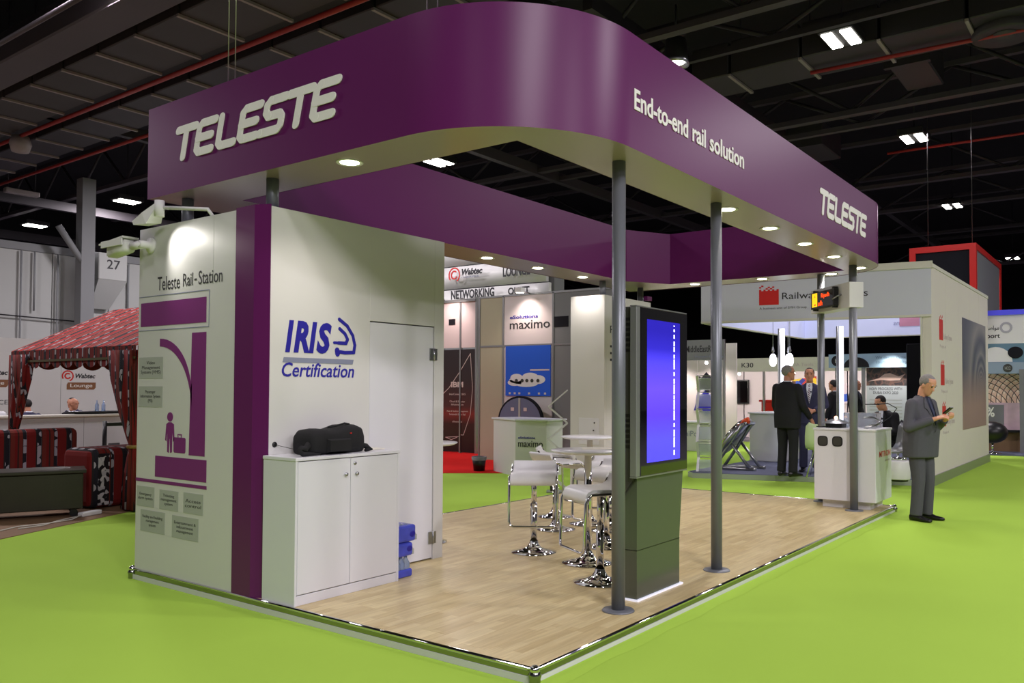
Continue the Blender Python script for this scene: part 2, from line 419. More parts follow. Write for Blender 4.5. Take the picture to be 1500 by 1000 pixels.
# segmented ceiling ducts above the left aisle
def duct_run(x0, x1, ys, z, label, m='duct_olive', zt=.5, pitch=1.45):
    t = thing('ceiling_duct', label, 'duct', (x0,ys[0],z))
    y = ys[0]
    while y < ys[1]:
        b = B(); b.box((x0,y+.03,z),(x1,min(y+pitch,ys[1])-.03,z+zt),.02); b.build('duct_section', m, t, world=True)
        b = B(); b.box((x0-.03,y-.035,z-.05),(x1+.03,y+.03,z+.0)); b.build('crossbar', 'pale_bar', t, world=True)
        b = B(); b.cyl(((x0+x1)/2,y,z+zt),((x0+x1)/2,y,10.9),.012,n=6); b.build('hanger', 'duct', t, world=True)
        y += pitch
duct_run(4.45, 5.72, (2.5,30), 8.05, 'dark segmented duct with pale crossbars, upper left of picture')
duct_run(6.35, 7.5, (2.5,34), 8.1, 'second dark segmented duct running behind the long red pipe', 'duct')
duct_run(-1.2, .9, (6,30), 8.6, 'dark duct run at the top left corner of the picture', 'duct', .7, 3.)
duct_run(12.75, 13.95, (-9,5.4), 8.1, 'grey sheet metal duct with flanges above the right fascia', 'duct', .7, 1.5)
b = B(); b.box((3.45,-8,7.95),(4.15,34,8.35),.03); simple('ceiling_beam', 'broad grey beam running over the left aisle', 'beam', b, 'beam')
b = B(); b.box((3.6,-8,8.35),(3.9,34,8.7)); simple('ceiling_beam', 'dark upper web above the broad grey beam', 'beam', b, 'beam_dark')
b = B(); b.cyl((2.7,2,7.6),(2.7,34,7.6),.045,n=10); simple('ceiling_pipe', 'thin pale pipe crossing the top left corner', 'pipe', b, 'beam')
b = B(); b.cyl((5.85,-8,7.98),(5.85,36,7.98),.05,n=10); simple('ceiling_pipe', 'long red pipe running down the left of the ceiling', 'pipe', b, 'red_pipe')
b = B(); b.cyl((7.75,10,8),(7.75,38,8),.045,n=10); simple('ceiling_pipe', 'second red pipe lower at the left edge', 'pipe', b, 'red_pipe')
b = B(); b.cyl((13.95,-9,8),(13.4,3,8),.04,n=10); simple('ceiling_pipe', 'red pipe below the sheet metal duct on the right', 'pipe', b, 'red_pipe')
b = B(); b.cyl((20.6,-9,8),(20.4,3.2,8),.035,n=10); simple('ceiling_pipe', 'thin red pipe right of the second hall lamp', 'pipe', b, 'red_pipe')
b = B(); b.box((5.95,-8,8.3),(6.25,34,9.1)); simple('ceiling_beam', 'black beam between the two segmented ducts', 'beam', b, 'beam_dark')
def girder(x, y0, y1, z, hgt, m, label, w=.16, step=1.6):
    t = thing('roof_truss', label, 'truss', (x,y0,z))
    b = B(); b.box((x-w/2,y0,z),(x+w/2,y1,z+.12)); b.build('lower_chord', m, t, world=True)
    b = B(); b.box((x-w/2,y0,z+hgt-.12),(x+w/2,y1,z+hgt)); b.build('upper_chord', m, t, world=True)
    y = y0+.1; k = 0
    while y+step < y1:
        a, c = (z+.1, z+hgt-.1) if k % 2 == 0 else (z+hgt-.1, z+.1)
        b = B(); b.cyl((x,y,a),(x,y+step,c),.045,n=6); b.build('web_bar', 'duct', t, world=True)
        y += step; k += 1
girder(10.1, -9, 38, 8., 1.5, 'beam', 'grey truss crossing above the right fascia, nearest', .2, 1.5)
girder(11.5, -9, 12, 8., .9, 'duct', 'truss with a light strip under the near right ceiling', .12, 1.5)
girder(16.6, -9, 38, 8., 1.6, 'beam', 'long grey truss seen through the canopy opening', .22, 2.)
girder(17.7, -9, 30, 8., 1.2, 'beam', 'second long truss just beyond the first one seen through the opening', .16, 2.)
girder(24.4, -9, 34, 8., 1.6, 'beam', 'distant truss low in the canopy opening', .24, 2.4)
girder(28.5, -9, 30, 8., 1.4, 'beam', 'distant truss over the right hand stands', .22, 2.4)
girder(34, -9, 34, 8., 1.6, 'duct', 'far truss above the red framed cube', .24, 2.6)
girder(42, -9, 34, 7.6, 1.6, 'duct', 'farthest truss along the dark end of the hall', .24, 3.)
for i, (y, x0, x1, z, m_, lb) in enumerate([(12.4,8,30,7.95,'beam','cross beam seen in the middle of the canopy opening'),
        (20,-6,40,8.3,'duct','cross beam far over the lounge'),(5.6,9,40,8.35,'duct','dark cross beam over the white stand on the right'),
        (-.9,15,50,7.9,'beam','sloping looking grey beam at the right picture edge'),(28,-6,40,7.6,'duct','cross beam near the back partition wall'),
        (33,-6,30,7.2,'duct','last cross beam above the back partition wall')]):
    b = B(); b.box((x0,y-.1,z),(x1,y+.1,z+.3)); simple('ceiling_beam', lb, 'beam', b, m_)
for (x, y, s_, lb) in [(14.5,1.0,1.1,'square grey duct branch hanging under the sheet metal duct'),(9.0,6.6,1.3,'square duct box above the curved canopy corner'),(19,4.6,1.2,'small duct box under the right ceiling')]:
    b = B(); b.box((x,y,8.2),(x+s_*1.6,y+s_*.7,8.9),.03); b.box((x-.06,y-.06,8.15),(x+.06,y+s_*.7+.06,8.95)); simple('duct_branch', lb, 'duct', b, 'duct')
t = thing('ceiling_diffuser', 'round ceiling air diffuser at the upper right corner', 'vent', (13.6,-.5,8))
b = B(); b.lathe([(.2,.06),(.5,.0),(.56,.03),(.52,.3),(.2,.5),(.2,1.2)], (13.6,-.5,7.95), 32); b.build('ring', 'duct', t, world=True)
b = B(); b.lathe([(0,0),(.2,.0),(.2,.05),(0,.05)], (13.6,-.5,7.98), 24); b.build('disc', 'beam', t, world=True)
t = thing('high_bay_lamp', 'cylindrical high bay lamp hanging over the canopy curve', 'ceiling lamp', (11,4.85,8))
b = B(); b.lathe([(.0,.55),(.2,.5),(.24,.1),(.26,0),(.22,.02),(.2,.4),(0,.45)], (11,4.85,7.8), 24); b.cyl((11,4.85,8.3),(11,4.85,9),.02,n=6); b.build('reflector', 'steel', t, world=True)
b = B(); b.lathe([(0,0),(.17,.0),(.17,.03),(0,.03)], (11,4.85,7.86), 20); b.build('lens', 'lamp', t, world=True)
for (x, y, z, lb) in [(8.24,27,7.7,'tube lamp hanging at the far left')]:
    t = thing('hanging_lamp', lb, 'ceiling lamp', (x,y,z))
    b = B(); b.box((x-.5,y-.12,z),(x+.5,y+.12,z+.16),.02); b.build('housing', 'pale_bar', t, world=True)
    for dx in (-.4,.4):
        b = B(); b.cyl((x+dx,y,z+.16),(x+dx,y,10.9),.015,n=6); b.build('hanger', 'duct', t, world=True)
b = B(); b.lathe([(0,0),(.2,.05),(.26,.25),(.2,.45),(0,.5)], (5.9,21.2,7.55), 20); simple('speaker_pod', 'round white speaker pod hanging below the red pipe', 'speaker', b, 'pale_bar')
for (y, lb) in [(3.05,'thin steel wires hanging over the left fascia lettering'),(.95,'thin steel wires hanging over the canopy curve')]:
    b = B()
    for d in (0,.09): b.cyl((.25,y+d,3.66),(.25,y+d,10.9),.004,n=5)
    simple('suspension_wires', lb, 'wire', b, 'alu')
# red framed cube hanging beyond the white stand
t = thing('hanging_sign_cube', 'red framed dark cube hanging beyond the white stand', 'sign', (18,1.4,3.4))
for y in (.74,2.06):
    for x in (18,22):
        b = B(); b.box((x,y-.07,3.4),(x+.14,y+.07,4.8)); b.build('frame_post', 'red_paint', t, world=True)
for z in (4.8,3.26):
    b = B(); b.box((18,.67,z),(18.14,2.13,z+.14)); b.build('frame_rail', 'red_paint', t, world=True)
    b = B(); b.box((22,.67,z),(22.14,2.13,z+.14)); b.build('frame_rail', 'red_paint', t, world=True)
    for y in (.67,1.99):
        b = B(); b.box((18.14,y,z),(22,y+.14,z+.14)); b.build('frame_rail', 'red_paint', t, world=True)
b = B(); b.box((18.05,.81,3.4),(18.08,1.99,4.8)); b.build('face_panel', 'navy_drape', t, world=True)
b = B(); b.box((18.2,.7,3.4),(21.95,.73,4.8)); b.build('face_panel', 'hall_col', t, world=True)
for y in (.9,1.9):
    b = B(); b.cyl((19,y,4.94),(19,y,10.98),.01,n=5); b.build('hanger', 'duct', t, world=True)

# ================================================================ MAIN STAND
P = .08
LX, LY = 7.36, 3.95
plat = thing('stand_platform', 'raised oak laminate platform with chrome edge on the green carpet', 'platform', (0,0,0))
b = B(); b.box((.01,.01,0),(LX-.01,LY-.01,.068)); b.build('base', 'skirt_pale', plat)
pm = {}
ny = 21; pw = (LY-.03)/ny; pl = 1.22
for r in range(ny):
    y0 = .015+r*pw; x = .015-(r*.47 % 1)*pl
    while x < LX-.02:
        xa = max(x, .015); xb = min(x+pl, LX-.015)
        if xb-xa > .03:
            L = round(xb-xa, 3)
            if L not in pm:
                bb = B(); bb.box((0,.0006,0),(L-.0012,pw-.0006,.012)); me = bpy.data.meshes.new('plank'); bmesh.ops.recalc_face_normals(bb.bm, faces=bb.bm.faces); bb.bm.to_mesh(me); bb.bm.free(); me.materials.append(M['wood']); pm[L] = me
            o = bpy.data.objects.new('plank', pm[L]); C.objects.link(o); o.parent = plat; o.location = (xa, y0, .068)
        x += pl
# edge: chrome half-round nosing, polished skirt band, pale lower band with a wavy carpet edge against it
for a, c in [((0,0),(LX,0)),((0,0),(0,LY)),((LX,0),(LX,LY)),((0,LY),(LX,LY))]:
    x0, y0, x1, y1 = a[0], a[1], c[0], c[1]
    b = B(); b.cyl((x0,y0,.073),(x1,y1,.073),.012,n=10); b.build('edge_trim', 'chrome', plat)
    e = .008
    b = B(); b.box((x0-e,y0-e,.036),(x1+e,y1+e,.066)); b.build('skirt_band', 'alu_skirt', plat)
    b = B(); b.box((x0-e-.004,y0-e-.004,0),(x1+e+.004,y1+e+.004,.036)); b.build('lower_band', 'skirt_pale', plat)
for x in (0,LX):
    for y in (0,LY):
        b = B(); b.ell((x,y,.075),(.027,.027,.024)); b.build('corner_ball', 'chrome', plat)
        b = B(); b.lathe([(.03,0),(.03,.03),(.036,.05),(.024,.068)], (x,y,0), 14); b.build('corner_foot', 'alu_skirt', plat)
# carpet ripples laid against the platform
b = B(); n = 90
rg = []
for i in range(n+1):
    s = i/n*LX; rg.append([(s,-.013,.012),(s,-.03-.012*math.sin(i*.9)-.006*math.sin(i*2.3),.009),(s,-.11-.01*math.sin(i*.7),.0012)])
for A_, Q_ in zip(rg, rg[1:]):
    for k in range(2): b.poly([A_[k],A_[k+1],Q_[k+1],Q_[k]])
o = b.build('carpet_fold', 'carpet', None, fix=False); tag(o, 'rippled green carpet edge along the right side of the platform', 'carpet')
# loose: normals up
for p in o.data.polygons:
    if p.normal.z < 0: p.flip()

# ---- canopy ring
def arc(cx, cy, r, a0, a1, n=18):
    return [(cx+r*math.cos(a0+(a1-a0)*i/n), cy+r*math.sin(a0+(a1-a0)*i/n)) for i in range(n+1)]
F0, F1 = 2.975, 3.68
XR, YB = 7.5, 3.82
R1 = .95
outer = arc(R1,R1,R1,PI,1.5*PI,28)+arc(XR-R1,R1,R1,1.5*PI,2*PI,28)+[(XR,YB),(0,YB)]
inner = [(.456,.49),(7.02,.49),(7.02,2.9),(6.4,3.24),(.456,3.24)]
cn = thing('canopy', 'purple ring canopy with rounded corners and white lettering over the stand', 'canopy', (0,0,F0))
b = B(); n = len(outer)
b.loft([[(x,y,F0-.004) for x,y in outer],[(x,y,F1) for x,y in outer]], cap=False); o = b.build('outer_fascia', 'purple', cn, world=True)
me = o.data
for p in me.polygons: p.use_smooth = True
me.polygons[-1].use_smooth = False
bmx = bmesh.new(); bmx.from_mesh(me)
for e in bmx.edges:
    if len(e.link_faces) == 2 and e.calc_face_angle(0) > .5: e.smooth = False
bmx.to_mesh(me); bmx.free()
b = B(); b.loft([[(x,y,F0-.001) for x,y in inner],[(x,y,F1) for x,y in inner]], cap=False, smooth=False); b.build('inner_fascia', 'purple', cn, world=True)
def ring_single(z, name, m):
    bm = bmesh.new()
    vo = [bm.verts.new((x,y,z)) for x,y in outer]; vi = [bm.verts.new((x,y,z)) for x,y in inner]
    es = [bm.edges.new((vo[i], vo[(i+1) % len(vo)])) for i in range(len(vo))]+[bm.edges.new((vi[i], vi[(i+1) % len(vi)])) for i in range(len(vi))]
    bmesh.ops.triangle_fill(bm, edges=es, use_beauty=True, use_dissolve=False)
    bmesh.ops.recalc_face_normals(bm, faces=bm.faces)
    me = bpy.data.meshes.new(name); bm.to_mesh(me); bm.free()
    return link(name, me, m, cn, True)
ring_single(F0, 'soffit', 'soffit'); ring_single(F1-.02, 'top_panel', 'purple')
# lettering on the canopy
def teleste(O, fr, w, h, name='lettering'):
    wd = .235
    T = [[(.0,.9),(.86,.9)],[(.42,.9),(.42,.08)]]
    E_ = [[(.85,.9),(.24,.9),(.12,.8),(.12,.2),(.24,.1),(.82,.1)],[(.12,.5),(.74,.5)]]
    L = [[(.12,.9),(.12,.2),(.24,.1),(.82,.1)]]
    S_ = [[(.85,.9),(.24,.9),(.12,.8),(.12,.62),(.24,.5),(.68,.5),(.78,.4),(.78,.2),(.68,.1),(-.02,.1)]]
    x = 0; out = []
    for g, adv in [(T,.93),(E_,1.0),(L,.95),(E_,1.0),(S_,.98),(T,.9),(E_,1.)]:
        out.append([[(px+x,py) for px,py in ln] for ln in g]); x += adv
    tot = x+.22
    for g in out: strokes(name, g, wd, O, fr, w/tot, h, 'letter_white', cn, shear=.24, t=.005)
teleste((-.001,3.44,3.205), LEFT, 1.93, .255)
teleste((4.52,-.001,3.195), FRONT, 1.66, .25)
for wds, x0, x1, z0, z1 in [('End-to-end',.99,1.72,3.215,3.345),('rail',1.79,2.0,3.215,3.345),('solution',2.07,2.69,3.215,3.345)]:
    text('lettering', wds, (x0,-.001,z0), FRONT, x1-x0, z1-z0, 'letter_white', cn, bold=.018, t=.005)
# downlights
DL = [((.2,1.68),'round downlight under the left fascia, lighting the cabin',20),
      ((2.93,.24),'downlight beside the second pole under the right fascia',14),
      ((3.9,.25),'second downlight after the second pole under the right fascia',14),
      ((4.88,.26),'third downlight after the second pole under the right fascia',14),
      ((5.87,.27),'fourth downlight after the second pole under the right fascia',14),
      ((6.9,.27),'downlight at the rounded far right corner of the canopy',14),
      ((7.24,.72),'downlight above the orange display on the end soffit',12),
      ((7.2,1.62),'downlight on the end soffit above the red square logo',12),
      ((7.2,2.6),'downlight on the end soffit nearest the back corner',12),
      ((3.75,3.5),'leftmost visible downlight of the back soffit',14),
      ((4.71,3.5),'middle downlight of the back soffit',14),
      ((5.7,3.5),'right downlight of the back soffit, over the white display wall',16)]
for (x, y), lb, pw_ in DL:
    t = thing('downlight', lb, 'downlight', (x,y,F0-.002), 0, 'recessed downlights of the canopy')
    b = B(); b.lathe([(.062,-.001),(.085,-.006),(.09,0),(.062,0)], (0,0,0), 24); b.build('bezel', 'white_matte', t)
    b = B(); b.lathe([(0,-.004),(.062,-.003),(.062,0),(0,0)], (0,0,0), 24); b.build('lens', 'down', t)
    spot(t, (0,0,-.02), (0,0,-1), pw_*2.2, 125, .8)

# poles
def pole(x, y, label, z0=P, z1=F0-.002, r=.044):
    t = thing('support_pole', label, 'pole', (x,y,z0))
    b = B(); b.cyl((0,0,0),(0,0,z1-z0),r,n=28); b.build('shaft', 'pole', t)
    b = B(); b.lathe([(r,.012),(.1,.009),(.106,.0),(r,0)], (0,0,0), 32); b.build('base_plate', 'pole', t)
pole(1.2,.232,'front grey support pole at the curved corner of the canopy')
pole(2.68,.225,'second grey support pole, right of the kiosk')
pole(6.635,.28,'grey support pole in front of the white counter',r=.046)
pole(7.2,.84,'grey support pole behind the white counter')
pole(6.2,3.5,'short grey pole seen above the rear white display wall',z0=2.738)
pole(7.15,3.45,'rearmost grey pole at the back corner')
pole(.18,2.47,'short grey pole on top of the cabin behind the purple strip',z0=2.738)
pole(.18,3.55,'short grey pole on top of the cabin near its left end',z0=2.738)

# ---- cabin
T_ = 2.74
cb = thing('booth_cabin', 'white cabin with purple corner strip, station graphic and blue lettering', 'booth', (0,2.3,P))
def cbx(name, a, c, m='white', bev=.001):
    b = B(); b.box(a, c, bev); return b.build(name, m, cb, world=True)
cbx('left_wall', (.0,2.62,P),(.05,3.92,T_))
cbx('rear_wall', (.051,3.87,P),(1.77,3.92,T_))
cbx('end_wall', (1.72,2.35,P),(1.77,3.87,T_))
cbx('front_wall', (.0505,2.3,P),(.945,2.35,T_)); cbx('front_wall_strip', (1.655,2.3,P),(1.77,2.35,T_)); cbx('door_header', (.945,2.3,2.015),(1.655,2.35,T_))
cbx('roof', (.05,2.35,T_-.04),(1.72,3.87,T_-.01))
b = B(); b.prism([(-.006,2.62),(-.006,2.405),(.046,2.297),(.05,2.297),(.05,2.62)], (0,0,P),(1,0,0),(0,1,0),Zv,T_+.012-P); b.build('corner_strip', 'purple', cb, world=True)
d = B(); d.box((.952,2.306,P+.012),(1.648,2.345,2.006),.002); dr = d.build('door', 'white_lam', cb, world=True)
for z in (.26,1.78):
    b = B(); b.box((1.6,2.297,z-.05),(1.69,2.306,z+.05),.002); b.cyl((1.652,2.296,z-.05),(1.652,2.296,z+.05),.007,n=8)
    h = b.build('hinge', 'steel'); h.parent = dr; h.matrix_parent_inverse = basis(dr).inverted()
# seam lines
cbx('seam', (-.0006,2.9,T_-.5),(.0,2.902,T_), 'gt')
# station graphic (flat vinyl on the left wall)
def LP(pts): return [(-y, z) for y, z in pts]
def vinyl(pts, m='purple_print', name='wall_graphic', t=.002):
    b = B(); b.prism(LP(pts), (0,0,0), (0,-1,0), Zv, (-1,0,0), t); return b.build(name, m, cb, world=True)
text('lettering', 'Teleste', (0,3.645,2.24), LEFT, .31, .105, 'txt', cb, t=.002)
text('lettering', 'Rail', (0,3.29,2.25), LEFT, .13, .095, 'txt', cb, t=.002)
text('lettering', '-', (0,3.14,2.285), LEFT, .03, .012, 'txt', cb, t=.002)
text('lettering', 'Station', (0,3.085,2.25), LEFT, .3, .1, 'txt', cb, t=.002)
for q in [((3.915,2.2),(2.945,2.206),.003),((3.915,1.935),(2.945,1.941),.003)]:
    vinyl([(q[0][0],q[0][1]),(q[1][0],q[0][1]),(q[1][0],q[1][1]),(q[0][0],q[1][1])],'grey_print','print_line')
vinyl([(2.948,1.936),(2.943,1.936),(2.943,2.204),(2.948,2.204)],'grey_print','print_line')
vinyl([(3.885,1.97),(2.98,1.97),(2.98,2.155),(3.885,2.155)])
vinyl([(3.18,1.0),(2.975,1.0),(2.975,1.9),(3.16,1.9)])
# curved roof arm
P0, P1_ = [], []
for i in range(17):
    a = PI/2*i/16
    P0.append((3.59-.43*math.sin(a), 1.28+.59*math.cos(a)-.0)); P1_.append((3.59-.52*math.sin(a)*.8, 1.36+.42*math.cos(a)))
outc = [(3.6,1.87)]+[(3.6-.44*math.sin(PI/2*i/14), 1.45+.42*math.cos(PI/2*i/14)) for i in range(1,15)]
inc = [(3.6,1.81)]+[(3.6-.45*math.sin(PI/2*i/14), 1.3+.51*math.cos(PI/2*i/14)) for i in range(1,15)]
vinyl(outc[:-1]+[(3.15,1.55),(3.15,1.3)]+inc[::-1][1:])
vinyl([(3.64,.815),(2.95,.815),(2.95,.975),(3.64,.975)])
vinyl([(3.92,.765),(2.945,.765),(2.945,.79),(3.92,.79)])
vinyl([(3.44+.04*math.cos(k*PI/8), 1.275+.035*math.sin(k*PI/8)) for k in range(16)], name='person_icon')
vinyl([(3.49,1.22),(3.46,1.235),(3.42,1.235),(3.385,1.22),(3.375,1.1),(3.392,1.09),(3.405,1.18),(3.408,1.01),(3.432,1.005),(3.438,1.11),(3.444,1.11),(3.45,1.005),(3.474,1.01),(3.474,1.18),(3.487,1.09),(3.504,1.1)], name='person_icon')
vinyl([(3.375,1.01),(3.235,1.01),(3.225,1.02),(3.225,1.115),(3.235,1.125),(3.375,1.125),(3.385,1.115),(3.385,1.02)], name='suitcase_icon')
vinyl([(3.33,1.125),(3.335,1.15),(3.275,1.15),(3.28,1.125),(3.288,1.125),(3.285,1.142),(3.325,1.142),(3.322,1.125)], name='suitcase_icon')
for (ya, yb, za, zb, s_, hh) in [(3.9,3.55,1.565,1.73,'Video\nManagement\nSystem (VMS)',.105),(3.9,3.55,1.345,1.505,'Passenger\nInformation System\n(PIS)',.1),
        (3.9,3.645,.575,.73,'Emergency\nalarm system',.06),(3.57,3.31,.575,.722,'Ticketing\nmanagement\nsystem',.09),(3.24,2.985,.575,.725,'Access\ncontrol',.06),
        (3.84,3.49,.385,.55,'Facility and building\nmanagement\nsystem',.09),(3.39,3.04,.38,.545,'Entertainment &\ninfotainment\nmanagement',.09)]:
    q = vinyl([(ya,za),(yb,za),(yb,zb),(ya,zb)],'gt','caption_board',.002)
    W_ = (ya-yb)*.82; 
    text('lettering', s_, (-.002,ya-(ya-yb)*.09,(za+zb)/2-hh/2), LEFT, W_, hh, 'txt', cb, t=.001)
# blue certification lettering
for k, (ch, x, wd_) in enumerate([('I',.175,.05),('R',.245,.115),('I',.375,.05),('S',.44,.115)]):
    text('lettering', ch, (x,2.3,1.745), FRONT, wd_+.02, .225, 'blue_print', cb, bold=.045, shear=.22, t=.003)
text('lettering', 'Certification', (.15,2.3,1.575), FRONT, .64, .1, 'blue_print', cb, bold=.012, shear=.2, t=.003)
b = B(); b.prism([(.155,1.675),(.775,1.675),(.785,1.71),(.165,1.71)], (0,2.3,0),(1,0,0),Zv,(0,-1,0),.003); b.build('print_bar', 'grey_print', cb, world=True)
strokes('emblem', [[(.645,2.005),(.72,1.96),(.775,1.89),(.795,1.82),(.785,1.765),(.7,1.76),(.655,1.765)]], .026, (0,2.3,0), FRONT, 1, 1, 'blue_print', cb, t=.003)
strokes('emblem', [[(.65,1.935),(.7,1.9),(.725,1.86),(.71,1.83),(.64,1.83)]], .026, (0,2.3,0), FRONT, 1, 1, 'blue_print', cb, t=.003)
strokes('emblem', [[(.628,1.775),(.632,1.75)]], .042, (0,2.3,0), FRONT, 1, 1, 'blue_print', cb, t=.003)
strokes('emblem', [[(.6,1.83),(.63,1.83)]], .02, (0,2.3,0), FRONT, 1, 1, 'blue_print', cb, t=.003)
# things on the cabin wall: arm lamp and camera
t = thing('arm_lamp', 'white folding arm lamp over the top left edge of the cabin', 'lamp', (.02,2.95,T_))
b = B(); b.tube([(.02,2.95,T_),(.0,2.98,T_+.05),(-.1,3.42,T_+.1)], .014, 10); b.build('arm', 'white_matte', t, world=True)
b = B(); b.cyl((-.115,3.43,T_+.03),(-.115,3.43,T_+.15),.035,n=14); b.build('joint', 'white_matte', t, world=True)
hd = B(); hd.loft([[(-.14,3.45,T_+.13),(-.08,3.44,T_+.13),(-.08,3.43,T_+.1),(-.14,3.44,T_+.1)],[(-.17,3.58,T_+.07),(-.05,3.56,T_+.07),(-.05,3.52,T_-.0),(-.17,3.52,T_-.02)],[(-.17,3.72,T_+.02),(-.05,3.71,T_+.02),(-.05,3.7,T_-.0),(-.17,3.7,T_-.01)]], smooth=False); hd.build('shade', 'white_matte', t, world=True)
spot(t, (-.02-.13,3.5-2.95,-.06), (-.02,.05,-.55), 16, 110, .9, (1,.95,.88))
t = thing('security_camera', 'white bullet security camera on the left edge of the cabin', 'camera', (0,3.8,2.6))
b = B(); b.lathe([(0,0),(.06,0),(.06,.02),(.03,.03),(.03,.1),(.0,.1)], (0,3.74,2.6), 16, ax=(-1,0,0)); b.cyl((-.07,3.74,2.6),(-.09,3.86,2.595),.032,n=14); b.build('bracket', 'white_matte', t, world=True)
def bodyring(y, hw, hh, z, x=-.1): return [(x+sx*hw, y, z+sz*hh) for sx, sz in ((-1,-.7),(-.7,-1),(.7,-1),(1,-.7),(1,.7),(.7,1),(-.7,1),(-1,.7))]
b = B(); b.loft([bodyring(3.88,.03,.03,2.6),bodyring(3.9,.05,.05,2.6),bodyring(4.14,.05,.05,2.575)]); b.build('body', 'white_matte', t, world=True)
b = B(); b.loft([[(-.165,3.87,2.655),(-.035,3.87,2.655),(-.035,3.87,2.668),(-.165,3.87,2.668)],[(-.165,4.24,2.625),(-.035,4.24,2.625),(-.035,4.24,2.638),(-.165,4.24,2.638)]], smooth=False)
b.box((-.168,3.88,2.6),(-.158,4.2,2.65)); b.box((-.042,3.88,2.6),(-.032,4.2,2.65)); b.build('sun_hood', 'white_matte', t, world=True)
b = B(); b.lathe([(0,0),(.045,0),(.045,.012),(0,.012)], (-.1,4.138,2.575), 16, ax=(0,1,0)); b.build('lens', 'black', t, world=True)
t = thing('wall_spot', 'small arm spotlight throwing light on the station graphic', 'spotlight', (-.9,3.15,F0))
bpy.data.objects.remove(t)

# cupboard
t = thing('cupboard', 'white two door cupboard in front of the cabin', 'cupboard', (.01,1.95,P))
def lb_(name, a, c, m='white_lam', bev=.002, par=None):
    b = B(); b.box(a, c, bev); return b.build(name, m, par or t, world=True)
lb_('side_panel', (.01,1.95,P),(.028,2.295,1.02)); lb_('side_panel', (.912,1.95,P),(.93,2.295,1.02)); lb_('top', (.006,1.945,1.02),(.934,2.297,1.042))
lb_('plinth', (.028,1.957,P),(.912,1.972,.145)); lb_('back', (.028,2.28,.145),(.912,2.293,1.02)); lb_('shelf', (.028,1.98,.55),(.912,2.28,.568))
d1 = lb_('door', (.03,1.95,.152),(.466,1.967,1.014)); d2 = lb_('door', (.47,1.95,.152),(.91,1.967,1.014))
for d_, x in ((d1,.42),(d2,.515)):
    b = B(); b.lathe([(0,.022),(.012,.02),(.013,.014),(.006,.008),(.006,0)], (x,1.95,.905), 14, ax=(0,-1,0)); k = b.build('knob', 'steel', d_, world=True)
b = B(); b.lathe([(0,.006),(.011,.006),(.012,0)], (.505,1.95,.975), 12, ax=(0,-1,0)); b.build('lock', 'steel', d2, world=True)
# bag
t = thing('camera_bag', 'black soft camera bag lying on the white cupboard', 'bag', (.4,2.12,1.042))
def brg(x, hy, h, z0=1.043, n=20, sq=.45):
    o_ = []
    for k in range(n):
        a = 2*PI*k/n; c_, s_ = math.cos(a), math.sin(a)
        o_.append((x, 2.12+hy*abs(c_)**sq*(1 if c_ > 0 else -1), z0+h/2+h/2*abs(s_)**sq*(1 if s_ > 0 else -1)))
    return o_
b = B(); b.loft([brg(.185,.08,.1),brg(.19,.1,.14),brg(.22,.112,.168),brg(.3,.12,.176),brg(.36,.118,.165),brg(.42,.122,.172),brg(.5,.12,.196),brg(.58,.118,.198),brg(.63,.11,.18),brg(.65,.1,.14),brg(.655,.08,.1)]); b.build('body', 'black_fab', t, world=True)
b = B(); b.loft([[(x, 2.12-.118+.0, z_) for x, z_ in ((.3,1.06),(.5,1.06),(.5,1.15),(.3,1.15))],[(x, 2.12-.15, z_) for x, z_ in ((.31,1.065),(.49,1.065),(.49,1.14),(.31,1.14))]], smooth=False); b.build('front_pocket', 'black_fab', t, world=True)
b = B(); b.tube([(.2,2.06,1.12),(.14,2.02,1.09),(.09,2.0,1.1),(.07,2.0,1.085),(.1,2.0,1.06),(.2,2.02,1.052),(.26,2.02,1.05)], [.022,.02,.018,.02,.016,.014,.01], 8); b.build('strap', 'black_fab', t, world=True)
b = B(); b.tube([(.62,2.05,1.1),(.68,2.03,1.08),(.71,2.02,1.06),(.66,2.02,1.052)], [.014,.02,.018,.012], 8); b.build('strap', 'black_fab', t, world=True)
b = B(); b.box((.43,1.972,1.1),(.436,1.978,1.14)); b.build('zip_pull', 'ibm_txt', t, world=True)
b = B(); b.box((.5,1.993,1.18),(.512,2.0,1.186)); b.build('badge', 'red_print', t, world=True)
b = B(); b.tube([(.37,2.08,1.225),(.42,2.06,1.232),(.5,2.06,1.25),(.56,2.08,1.242)], .007, 6); b.build('handle', 'black_fab', t, world=True)
for (x0, x1, y0, y1, z0, z1, lb) in [(.68,.8,2.1,2.2,1.043,1.062,'small stack of cards behind the black bag'),(.78,.9,2.08,2.18,1.043,1.053,'thin flat booklet at the right end of the cupboard top')]:
    t = thing('leaflet_stack', lb, 'leaflets', (x0,y0,z0))
    for k in range(3):
        b = B(); dz = (z1-z0)/3; b.box((x0+.003*k,y0-.002*k,z0+dz*k),(x1+.002*k,y1,z0+dz*(k+1)-.0005)); b.build('leaflet', 'paper', t, world=True)
t = thing('wall_cable', 'thin cable from a round wall grommet above the cupboard', 'cable', (.1,2.29,1.1))
b = B(); b.lathe([(0,.006),(.018,.005),(.02,0)], (.1,2.3,1.11), 14, ax=(0,-1,0)); b.build('grommet', 'black', t, world=True)
b = B(); b.tube([(.1,2.294,1.11),(.13,2.28,1.1),(.2,2.2,1.075),(.27,2.12,1.05),(.3,2.1,1.046)], .0022, 6); b.build('cord', 'kiosk_side', t, world=True)
